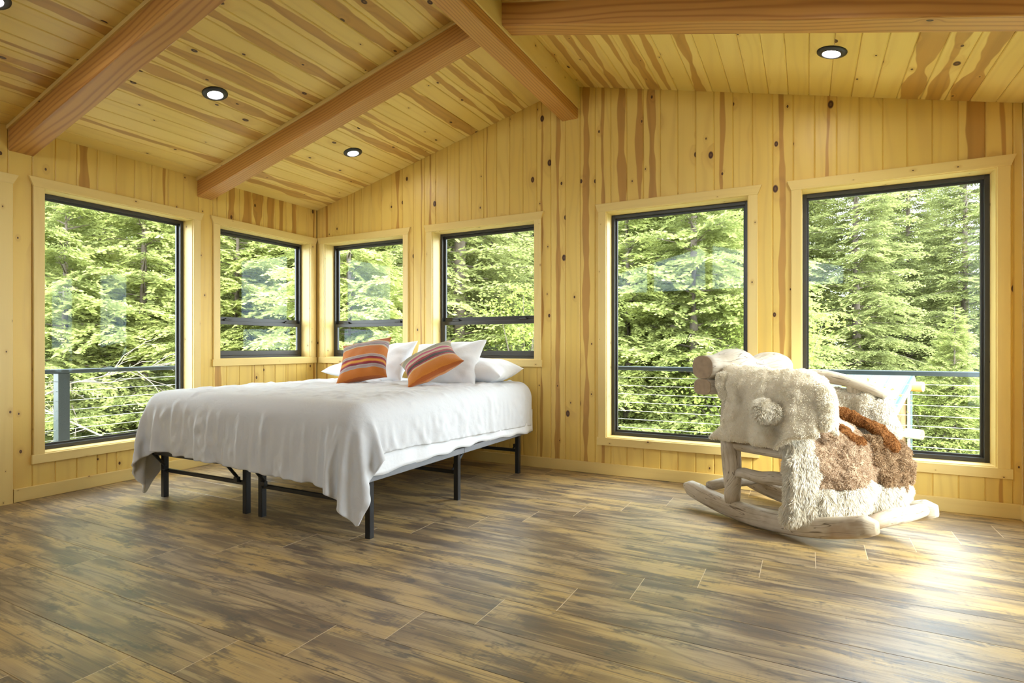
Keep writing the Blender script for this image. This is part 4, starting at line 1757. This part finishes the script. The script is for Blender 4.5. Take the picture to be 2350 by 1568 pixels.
# brown strips running up to the back, white wedge between them
patch('brown_strip', lambda u_, v_: (lerp(.34, .64, u_), lerp(.35 + .06 * u_, .42 + .09 * u_, v_)), 34, 10, .050, M['fur_brown'], 7000, .010, 37, .008, 0.046)
patch('brown_strip', lambda u_, v_: (lerp(.34, .70, u_), .44 + .36 * np.sin(u_ * 2.0) - .0 + (v_ - .5) * (.085 + .02 * u_)), 38, 12, .056, M['fur_brown'], 9000, .010, 38, .008, 0.052)
patch('white_wedge', lambda u_, v_: (lerp(.40, .56, u_), lerp(.44 + .03 * u_, .46 + .16 * u_, v_)), 26, 12, .046, M['fur_white'], 6000, .014, 39, .008, 0.022)
patch('seat_fleece', lambda u_, v_: (lerp(.0, .50, u_), lerp(.02, .98, v_)), 40, 36, .060, M['fur_tan'], 9000, .014, 40, .010, -0.010)
patch('white_wedge', lambda u_, v_: (lerp(.34, .60, u_), lerp(.72 + .10 * np.sin(u_ * 2), .98, v_)), 32, 24, .055, M['fur_white'], 12000, .016, 41, .010, 0.010)

# --- white sheepskin tucked under the far arm
R3 = (0.25, 0.46, 0.55)
skin2 = world_empty('sheepskin', 'white sheepskin tucked under the far arm of the rocking chair', 'sheepskin', *R3)


def far_fn(a, b):
    prof = [(.585, .655), (.578, .715), (.55, .748), (.515, .730), (.49, .67), (.48, .59), (.49, .53)]
    p = path_interp(prof, a)
    s = .02 + .37 * b + .04 * np.clip((.70 - p[..., 1]) / .2, 0, 1) * b
    z = p[..., 1] - .03 * np.clip((b - .7) / .3, 0, 1) ** 2
    return np.stack([s, p[..., 0] + .010 * np.sin(s * 30), z], -1)


V, Q = slab_surface(far_fn, 40, 40, .060)
fur_mesh('fleece', local(V, *R3), Q, M['fur_white'], skin2, 26000, .016, .0018, 51, lump=.010, lump_f=52, droop=.6)
for path, rad, cnt in (([(.37, .515, .715), (.405, .525, .64), (.43, .54, .56), (.455, .55, .50)], [.050, .062, .062, .050], 7000),
                       ([(.30, .475, .665), (.38, .485, .62), (.41, .495, .57)], [.030, .038, .030], 3000)):
    V, Q = blob(path, rad)
    fur_mesh('fold', local(V, *R3), Q, M['fur_white'], skin2, cnt * 2, .016, .0018, cnt, lump=.008, lump_f=52, droop=.6)
# ================================================================== outdoors
GZ = -3.2
mb = MB()
mb.box(-60, 60, -45, 70, GZ - .5, GZ)
g = mb.build('ground', M['forest_floor'])
struct(g)

# ---- deck round the house with a cable railing
deck = struct(empty('deck', (0, 0, -0.12)))
dz = Matrix.Translation((0, 0, 0.12))
RXL, RYB = -1.36, 1.40
for k in range(9):
    mb = MB()
    x1 = -WT - .01 - .142 * k
    mb.board((0, 0, -0.12), (0, 1, 0), (1, 0, 0), UPV, x1 - .137, x1, -6.0, RYB + .06, .03, .003)
    mb.build('deck_board', M['deck_board'], deck).data.transform(dz)
for k in range(9):
    mb = MB()
    y0 = WT + .01 + .142 * k
    mb.board((0, 0, -0.12), (1, 0, 0), (0, 1, 0), UPV, y0, y0 + .137, -WT, 8.0, .03, .003)
    mb.build('deck_board', M['deck_board'], deck).data.transform(dz)
mb = MB()
for x, y in ((RXL, -5.8), (RXL, -1.7), (RXL, RYB), (2.0, RYB), (5.0, RYB), (7.9, RYB)):
    mb.box(x - .07, x + .07, y - .07, y + .07, GZ, -.15)
mb.box(RXL - .03, RXL + .05, -6.0, RYB + .05, -.36, -.15)
mb.box(RXL, 8.0, RYB - .03, RYB + .05, -.36, -.15)
mb.build('substructure', M['deck_board'], deck).data.transform(dz)


def railing(label, axis, line, a0, a1, posts):
    r = empty('deck_railing', (line, (a0 + a1) / 2, -.12) if axis == 'y' else ((a0 + a1) / 2, line, -.12))
    tag(r, label, 'railing')
    iv = Matrix.Translation(-r.location)
    L, W = (Vector((0, 1, 0)), Vector((1, 0, 0))) if axis == 'y' else (Vector((1, 0, 0)), Vector((0, 1, 0)))
    O = W * line
    zt = 0.815
    mb = MB()
    mb.bar(O, L, W, UPV, -.045, .045, zt - .040, zt, a0, a1, .005)
    mb.build('top_rail', M['rail_metal'], r).data.transform(iv)
    for p in posts:
        mb = MB()
        mb.bar(O + L * p, UPV, W, L, -.045, .045, -.045, .045, -.12, zt - .04, .004)
        mb.build('post', M['rail_metal'], r).data.transform(iv)
    for k in range(9):
        mb = MB()
        z = 0.012 + .0865 * k
        tube(mb, [O + L * a0 + UPV * z, O + L * ((a0 + a1) / 2) + UPV * (z - .002), O + L * a1 + UPV * z], .0026, 6)
        mb.build('cable', M['cable'], r).data.transform(iv)


railing('dark metal cable railing outside the left wall windows', 'y', RXL, -5.8, RYB - .05, (-5.7, -3.7, -1.70))
railing('dark metal cable railing outside the two tall windows of the back wall', 'x', RYB, RXL, 8.0, (RXL + .05, 1.2, 7.9))

# ---- small cabin lower down, seen through the rightmost window
cab = empty('log_cabin', (6.0, 13.2, GZ))
tag(cab, 'small wooden cabin with pale blue metal roof and orange log ends outside the right window', 'cabin')
ic = Matrix.Translation(-cab.location)


def cput(mb, nm, mt, smooth=False, parent=None):
    o = mb.build(nm, mt, parent or cab, smooth)
    o.data.transform(ic)
    return o


# built in its own axes: gable end looks along g, ridge runs along -g
cg = (RT * .57 - FW * .82).normalized()
cr = (RT * .82 + FW * .57).normalized()
apex = Vector((4.586, -4.339, 1.02)) + (FW + RT * ((2094 - 1175) / 1299) + UPV * ((795 - 863) / 1299)) * 12.0
wb = apex + UPV * (-.18)
for k in range(12):
    mb = MB()
    w0, w1 = -1.9 + .158 * k, -1.9 + .158 * (k + 1)
    mb.board(wb - cg * .10, UPV, cr, cg, w0, w1 - .004, GZ - wb.z, lambda w: -abs(w) * .72, .03, .008)
    cput(mb, 'wall_board', M['cabin_board'])
mb = MB()
mb.prism(wb - cg * .15, UPV, cr, cg, [(-1.9, -4), (-1.9, -.03), (0, -.03), (0, -4)], GZ - wb.z, lambda w: -abs(w) * .72 - .02)
cput(mb, 'walls', M['cabin_board'])
slope = (-cr * 1.0 - UPV * .72).normalized()
rn = slope.cross(cg).normalized()
if rn.z < 0:
    rn = -rn
for k in range(12):
    mb = MB()
    mb.bar(apex - cg * (.36 * k), slope, cg, rn, -.36, 0.0, 0.0, .02, -.02, 2.6, .004)
    cput(mb, 'roof_panel', M['roof_metal'])
    mb = MB()
    mb.bar(apex - cg * (.36 * k), slope, cg, rn, -.02, 0.005, 0.018, .045, -.02, 2.6, .004)
    cput(mb, 'standing_seam', M['roof_metal'])
mb = MB()
mb.bar(apex - UPV * .01, slope, cg, rn, -.02, .03, -.14, .02, -.02, 2.6, .004)
cput(mb, 'rake_board', M['white_trim'])
mb = MB()
mb.bar(apex, slope, cg, rn, .0, .045, .0, .05, -.02, 2.6, .004)
cput(mb, 'rake_flashing', M['teal_trim'])
for w, z, r in ((-.03, -.22, .105), (-.06, -1.22, .105)):
    mb = MB()
    c = apex + cr * w + UPV * z
    sweep(mb, [c - cg * 1.2, c - cg * .4, c + cg * .20], [r, r, r], 20)
    lg = cput(mb, 'purlin_log', M['white_trim'] if z < -1 else M['log_end'], True)
    mb = MB()
    mb.disc(c + cg * .201, cg, r * .98, .006, 24)
    cput(mb, 'sawn_end', M['log_end'], parent=lg)
mb = MB()
sweep(mb, [apex - cr * 1.6 + UPV * -1.22 - cg * .40, apex - cr * .1 + UPV * -1.22 - cg * .40], [.11, .11], 16)
cput(mb, 'tie_log', M['log_end'], True)
mb = MB()
mb.box(0, .01, 0, .01, 0, .01)
mb = MB()
mb.bar(wb - cg * .07, UPV, cr, cg, -.075, -.015, 0, .04, GZ - wb.z, -.05, .004)
cput(mb, 'corner_board', M['white_trim'])
mb = MB()
mb.bar(wb - cg * .07, UPV, cr, cg, -.015, .06, 0, .05, GZ - wb.z, -.02, .004)
cput(mb, 'corner_trim', M['teal_trim'])
mb = MB()
mb.prism(wb - cg * .065, cr, UPV, cg, [(-1.02, 0), (-1.02, .02), (-.60, .02), (-.60, 0)], lambda z: -.62 + (-.60 - z) * .3, -.36)
cput(mb, 'gable_window', M['glass'])


# ---- trees
def twig_cloud(r, length, n_side, side_len, step, tw_len, tw_w, droop, updown=.25):
    """one conifer branch along +x made of needle sprays: verts (k,4,3), tip value, plus stem line"""
    base, dirs, tips = [], [], []
    main_t = np.linspace(.08, 1, n_side)
    for i, t in enumerate(main_t):
        for sgn in (1, -1):
            ls = side_len * (1 - .78 * t) * r.uniform(.7, 1.15) + .10
            k = max(2, int(ls / step))
            q = np.linspace(.1, 1, k)
            ang = math.radians(r.uniform(42, 66)) * sgn
            x = t * length + q * ls * math.cos(ang)
            y = q * ls * math.sin(ang)
            z = -droop * (t ** 1.6) * length + r.normal() * .03 - (q ** 1.5) * ls * r.uniform(.15, .55)
            for s2 in (1, -1):
                a2 = ang + s2 * math.radians(48)
                dd = np.stack([np.cos(a2) * np.ones(k), np.sin(a2) * np.ones(k), r.normal(size=k) * updown - .25], 1)
                base.append(np.stack([x, y, z], 1))
                dirs.append(dd)
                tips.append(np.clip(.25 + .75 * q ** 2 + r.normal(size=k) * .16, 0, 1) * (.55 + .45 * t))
    B, D, T = np.concatenate(base), np.concatenate(dirs), np.concatenate(tips)
    D /= np.linalg.norm(D, axis=1, keepdims=True)
    n = len(B)
    S = np.cross(D, r.normal(size=(n, 3)))
    S /= np.linalg.norm(S, axis=1, keepdims=True)
    l = (tw_len * r.uniform(.7, 1.3, n))[:, None]
    Q = np.stack([B, B + D * l * .5 + S * tw_w, B + D * l, B + D * l * .5 - S * tw_w], 1)
    return Q, T


def rot(az, el):
    ca, sa, ce, se = math.cos(az), math.sin(az), math.cos(el), math.sin(el)
    Rz = np.array([[ca, -sa, 0], [sa, ca, 0], [0, 0, 1]])
    Ry = np.array([[ce, 0, -se], [0, 1, 0], [se, 0, ce]])
    return Rz @ Ry


def make_spruce(seed, H, spread, n_br, z_lo, fine=1.0, mat='spruce', bare=0.0):
    r = np.random.default_rng(seed)
    protos = [twig_cloud(r, L, int(L * 12 * fine) + 3, .66 * L ** .7, .050 / fine, .088 / fine ** .4, .0165 / fine ** .3, dr)
              for L, dr in ((spread, .22), (spread * .75, .16), (spread * .5, .10), (spread * .3, .02))]
    Vs, Ts = [], []
    br = MB()
    for i in range(n_br):
        f = (i + r.random()) / n_br
        z = z_lo + (H - z_lo) * f
        want = spread * (1 - f) ** .85 * r.uniform(.75, 1.1) + .15
        k = int(np.argmin([abs(want - L) for L in (spread, spread * .75, spread * .5, spread * .3)]))
        sc = want / (spread, spread * .75, spread * .5, spread * .3)[k]
        Q, T = protos[k]
        az = i * 2.399 + r.normal() * .3
        el = math.radians(r.uniform(-12, 14) + 18 * f)
        R = rot(az, el) * sc
        Vs.append(Q.reshape(-1, 3) @ R.T + np.array([0, 0, z]))
        Ts.append(np.repeat(T, 4))
        d = R @ np.array([1., 0, 0])
        d /= np.linalg.norm(d)
        p0 = Vector((0, 0, z))
        p1 = p0 + Vector(d) * want * .5 + Vector((0, 0, -.03 * want))
        p2 = p0 + Vector(d) * want * .95 + Vector((0, 0, -.16 * want))
        sweep(br, [p0, p1, p2], [.018 * want / 2 + .006, .010, .004], 4)
    V, T = np.concatenate(Vs), np.concatenate(Ts)
    q = np.arange(len(V)).reshape(-1, 4)
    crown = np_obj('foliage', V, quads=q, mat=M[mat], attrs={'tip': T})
    crown['kind'] = 'stuff'
    tk = MB()
    sweep(tk, [(0.02 * math.sin(k), .02 * math.cos(k * 1.3), H * k / 9) for k in range(10)], [max(.012, .013 * H * (1 - k / 9.2)) for k in range(10)], 10, noise_amt=.05, seed=seed)
    trunk = tk.build('trunk', M['bark'], None, True)
    limbs = br.build('branches', M['bark'])
    limbs['kind'] = 'stuff'
    return [crown, trunk, limbs]


def make_broadleaf(seed, H, R, n_leaf, leaf, mat='alder'):
    r = np.random.default_rng(seed)
    # clumps round branch ends
    nb = 46
    cz = r.uniform(.25, 1.0, nb) * H
    rad = R * np.sqrt(np.clip(1 - ((cz / H - .58) / .5) ** 2, .05, 1)) * r.uniform(.35, 1, nb)
    az = r.uniform(0, 6.28, nb)
    cc = np.stack([rad * np.cos(az), rad * np.sin(az), cz], 1)
    k = r.integers(0, nb, n_leaf)
    P = cc[k] + r.normal(size=(n_leaf, 3)) * np.array([.30, .30, .17]) * R / 1.4
    D = r.normal(size=(n_leaf, 3)) * np.array([1, 1, .5]) + np.array([0, 0, -.3])
    D /= np.linalg.norm(D, axis=1, keepdims=True)
    U = r.normal(size=(n_leaf, 3)) * .5 + np.array([0, 0, 1.0])
    S = np.cross(D, U)
    S /= np.linalg.norm(S, axis=1, keepdims=True)
    N = np.cross(S, D)
    l = (leaf * r.uniform(.6, 1.25, n_leaf))[:, None]
    v = [P, P + D * l * .45 + S * l * .36 + N * l * .10, P + D * l, P + D * l * .45 - S * l * .36 + N * l * .10]
    V = np.stack(v, 1).reshape(-1, 3)
    b = np.arange(n_leaf)[:, None] * 4
    tr = np.concatenate([b + np.array([[0, 1, 2]]), b + np.array([[0, 2, 3]])])
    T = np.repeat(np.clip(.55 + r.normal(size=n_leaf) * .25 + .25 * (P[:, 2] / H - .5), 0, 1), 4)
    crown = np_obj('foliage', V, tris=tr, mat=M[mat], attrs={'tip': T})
    crown['kind'] = 'stuff'
    mb = MB()
    for i in range(nb):
        c = cc[i]
        sweep(mb, [(0, 0, max(.05, c[2] * .45 - .2)), (c[0] * .5, c[1] * .5, c[2] * .78), tuple(c)], [.022, .012, .004], 5)
    sweep(mb, [(0, 0, 0), (.03, 0, H * .3), (0, .04, H * .7)], [.045, .035, .012], 8)
    tr_ = mb.build('branches', M['bark'])
    tr_['kind'] = 'stuff'
    return [crown, tr_]


def make_dead(seed, L):
    """bare grey branches fanning out of a leaning stem"""
    r = np.random.default_rng(seed)
    mb = MB()
    stem = [Vector((0, 0, 0)), Vector((L * .30, .05, L * .33)), Vector((L * .62, -.05, L * .52)), Vector((L, .1, L * .60))]
    sweep(mb, stem, [.016, .012, .008, .003], 6)
    for i in range(22):
        t = r.uniform(.15, .98)
        k = min(2, int(t * 3))
        p = stem[k].lerp(stem[k + 1], t * 3 - k)
        d = Vector(r.normal(size=3) * np.array([.6, .5, .7]) + np.array([.7, 0, .1])).normalized()
        ln_ = r.uniform(.15, .55) * L * .45
        m1 = p + d * ln_ * .5 + Vector(r.normal(size=3) * .03)
        e = p + d * ln_ + Vector((0, 0, -.05))
        sweep(mb, [p, m1, e], [.006, .004, .002], 4)
        for j in range(3):
            q = m1.lerp(e, r.random())
            dd = Vector(r.normal(size=3)).normalized()
            sweep(mb, [q, q + (d * .6 + dd * .6) * ln_ * .35], [.003, .0012], 3)
    return mb


for o_ in ():
    pass
KINDS = {
    'near_a': make_spruce(1, 9.5, 2.5, 150, .3, 1.15, 'spruce_young'),
    'near_b': make_spruce(2, 10.5, 2.1, 170, .3, 1.05, 'spruce_young'),
    'mid_a': make_spruce(3, 14.0, 2.7, 210, .4, .80, 'spruce'),
    'mid_b': make_spruce(4, 16.0, 2.4, 240, .5, .75, 'spruce'),
    'tall': make_spruce(5, 19.0, 3.1, 270, .8, .70, 'spruce'),
    'alder': make_broadleaf(6, 4.2, 1.35, 6500, .085),
    'alder_tall': make_broadleaf(7, 6.2, 1.6, 9000, .080),
}
USED = set()
TREE_NAME = {'near_a': 'young_spruce', 'near_b': 'young_spruce', 'mid_a': 'spruce_tree', 'mid_b': 'spruce_tree', 'tall': 'tall_spruce',
             'alder': 'alder_bush', 'alder_tall': 'alder_tree'}
TREE_CAT = {'alder': 'bush'}


def plant(kind, x, y, sc=1.0, rz=None, label=None, z=GZ):
    root = empty(TREE_NAME[kind], (x, y, z), random.uniform(0, 6.28) if rz is None else rz)
    root.scale = (sc, sc, sc)
    tag(root, label, TREE_CAT.get(kind, 'tree'), 'trees and bushes outside the windows')
    for p in KINDS[kind]:
        if kind in USED:
            c = p.copy()
            C.objects.link(c)
            c.parent = root
        else:
            p.parent = root
    USED.add(kind)
    return root


# (kind, bearing as a column of the 2350-wide frame, distance from the camera, scale, label)
TREES = [
    ('near_a', 150, 8.6, .80, 'light green spruce filling the left half of the leftmost window, close behind its railing'),
    ('near_b', 330, 9.4, .82, 'light green spruce behind the right half of the leftmost window'),
    ('near_b', -60, 10.2, .90, 'young spruce at the left edge of the leftmost window'),
    ('near_a', 545, 11.6, .90, 'young spruce at the left of the smaller left wall window'),
    ('mid_a', 240, 12.6, .90, 'darker spruce further back behind the leftmost window'),
    ('mid_b', 640, 13.4, .90, 'spruce at the right of the smaller left wall window'),
    ('mid_b', 60, 14.2, .90, 'dark spruce deep behind the left part of the leftmost window'),
    ('tall', 590, 16.0, .95, 'tall spruce farthest back behind the smaller left wall window'),
    ('tall', 400, 15.5, .95, 'tall spruce farthest back behind the right edge of the leftmost window'),
    ('near_a', 800, 10.0, .92, 'bright spruce with drooping fronds in the first back wall window'),
    ('near_b', 700, 12.5, .95, 'young spruce hidden behind the room corner between two windows'),
    ('mid_a', 930, 14.0, .95, 'spruce standing behind the bright one in the first back wall window'),
    ('mid_b', 1055, 12.4, 1.0, 'spruce with grey trunk at the left of the second back wall window'),
    ('alder_tall', 1205, 10.8, .84, 'yellow green leafy alder in the second back wall window'),
    ('alder', 1150, 9.6, .72, 'low leafy bush under the second back wall window'),
    ('mid_a', 1130, 15.0, .95, 'spruce behind the leafy alder of the second back wall window'),
    ('near_b', 1592, 10.4, .98, 'fresh green young spruce with a pale thin trunk in the first tall window'),
    ('near_a', 1720, 12.2, .95, 'young spruce at the right of the first tall window'),
    ('near_a', 1440, 11.2, .92, 'young spruce at the left edge of the first tall window'),
    ('mid_b', 1540, 15.0, .95, 'dark spruce behind the young ones in the first tall window'),
    ('alder', 1705, 9.4, .95, 'leafy alder bush low at the right of the first tall window'),
    ('alder_tall', 1800, 9.6, .80, 'bright leafy alder at the lower left of the rightmost window'),
    ('mid_a', 1965, 16.5, .95, 'broad grey green spruce in the left half of the rightmost window'),
    ('mid_b', 2085, 19.5, .85, 'spruce in the middle of the rightmost window'),
    ('mid_b', 1800, 19.0, .95, 'spruce between the two tall windows'),
    ('mid_a', 2215, 17.5, .90, 'yellow green spruce at the right of the rightmost window'),
    ('near_a', 2190, 14.0, .55, 'small spruce below the railing at the right of the rightmost window'),
    ('alder', 2130, 14.2, .72, 'low bush beyond the cabin, under the railing of the rightmost window'),
    ('mid_a', 2320, 19.0, .90, 'spruce far behind the right edge of the rightmost window'),
    ('tall', 1880, 25.0, .72, 'tall spruce on the skyline at the left of the rightmost window'),
    ('tall', 2050, 27.0, .80, 'tall spruce on the skyline in the middle of the rightmost window'),
    ('tall', 2170, 25.0, .78, 'tall spruce on the skyline at the right of the rightmost window'),
    ('mid_b', 2010, 22.0, .90, 'spruce behind the broad grey green one in the rightmost window'),
    ('alder', 1985, 9.8, .42, 'small leafy bush in front of the log cabin'),
]
for kind, px, dist, sc, lab in TREES:
    q = cam.location + (FW + RT * ((px - 1175) / 1299)) * dist
    plant(kind, q.x, q.y, sc, None, lab)
rt = random.Random(5)
WCOL = [(103, 419, 'the leftmost window'), (504, 692, 'the smaller left wall window'), (767, 925, 'the first back wall window'),
        (1014, 1226, 'the second back wall window'), (1406, 1713, 'the first tall window'), (1842, 2267, 'the rightmost window')]


def column(x, y):
    d = Vector((x, y, 0)) - cam.location
    return 1175 + 1299 * d.dot(RT) / d.dot(FW)


def far_label(x, y, near_row, kind):
    look = {'mid_a': 'broad dark', 'mid_b': 'slim dark', 'tall': 'tall dark'}[kind]
    px = column(x, y)
    row = 'nearer' if near_row else 'farthest'
    for i, (a, b, nm) in enumerate(WCOL):
        if px < a:
            return '%s spruce, %s row, behind the wall left of %s' % (look, row, nm)
        if px <= b:
            t = (px - a) / (b - a)
            return '%s spruce, %s row, %s part of %s' % (look, row, 'left' if t < .34 else 'middle' if t < .67 else 'right', nm)
    return '%s spruce, %s row, right of the rightmost window' % (look, row)


for k in range(46):
    # the unbroken forest behind: an arc from beyond the left wall round to the right of the last window
    az = math.radians(172 - 118 * (k % 23) / 22 + rt.uniform(-2, 2))
    dist = (16.5 if k < 23 else 21.5) + rt.uniform(-1.2, 1.2)
    if az < math.radians(84):
        dist += 12.0
    if column(2.5 + dist * math.cos(az), -1.0 + dist * math.sin(az)) > 2480:
        continue
    kd = rt.choice(('mid_a', 'mid_b', 'tall'))
    plant(kd, 2.5 + dist * math.cos(az), -1.0 + dist * math.sin(az), rt.uniform(.82, 1.0) * (.74 if az < math.radians(84) else 1.0), None,
          far_label(2.5 + dist * math.cos(az), -1.0 + dist * math.sin(az), k < 23, kd))
for x, y, z, L, rz, lab in ((-2.4, -2.75, -.55, 2.3, 1.25, 'bare pale branch slanting across the lower left of the leftmost window'),
                            (-3.3, .35, -.9, 2.2, -2.2, 'dead grey branch low behind the railing of the leftmost window'),
                            (-3.6, -2.6, 1.1, 1.5, 1.2, 'bare bleached twigs high in the middle of the leftmost window')):
    o = make_dead(int(L * 100), L).build('bare_branch', M['dead_twig'])
    o.location = (x, y, z)
    o.rotation_euler = (0, 0, rz)
    tag(o, lab, 'branch', 'bare branches outside the leftmost window')
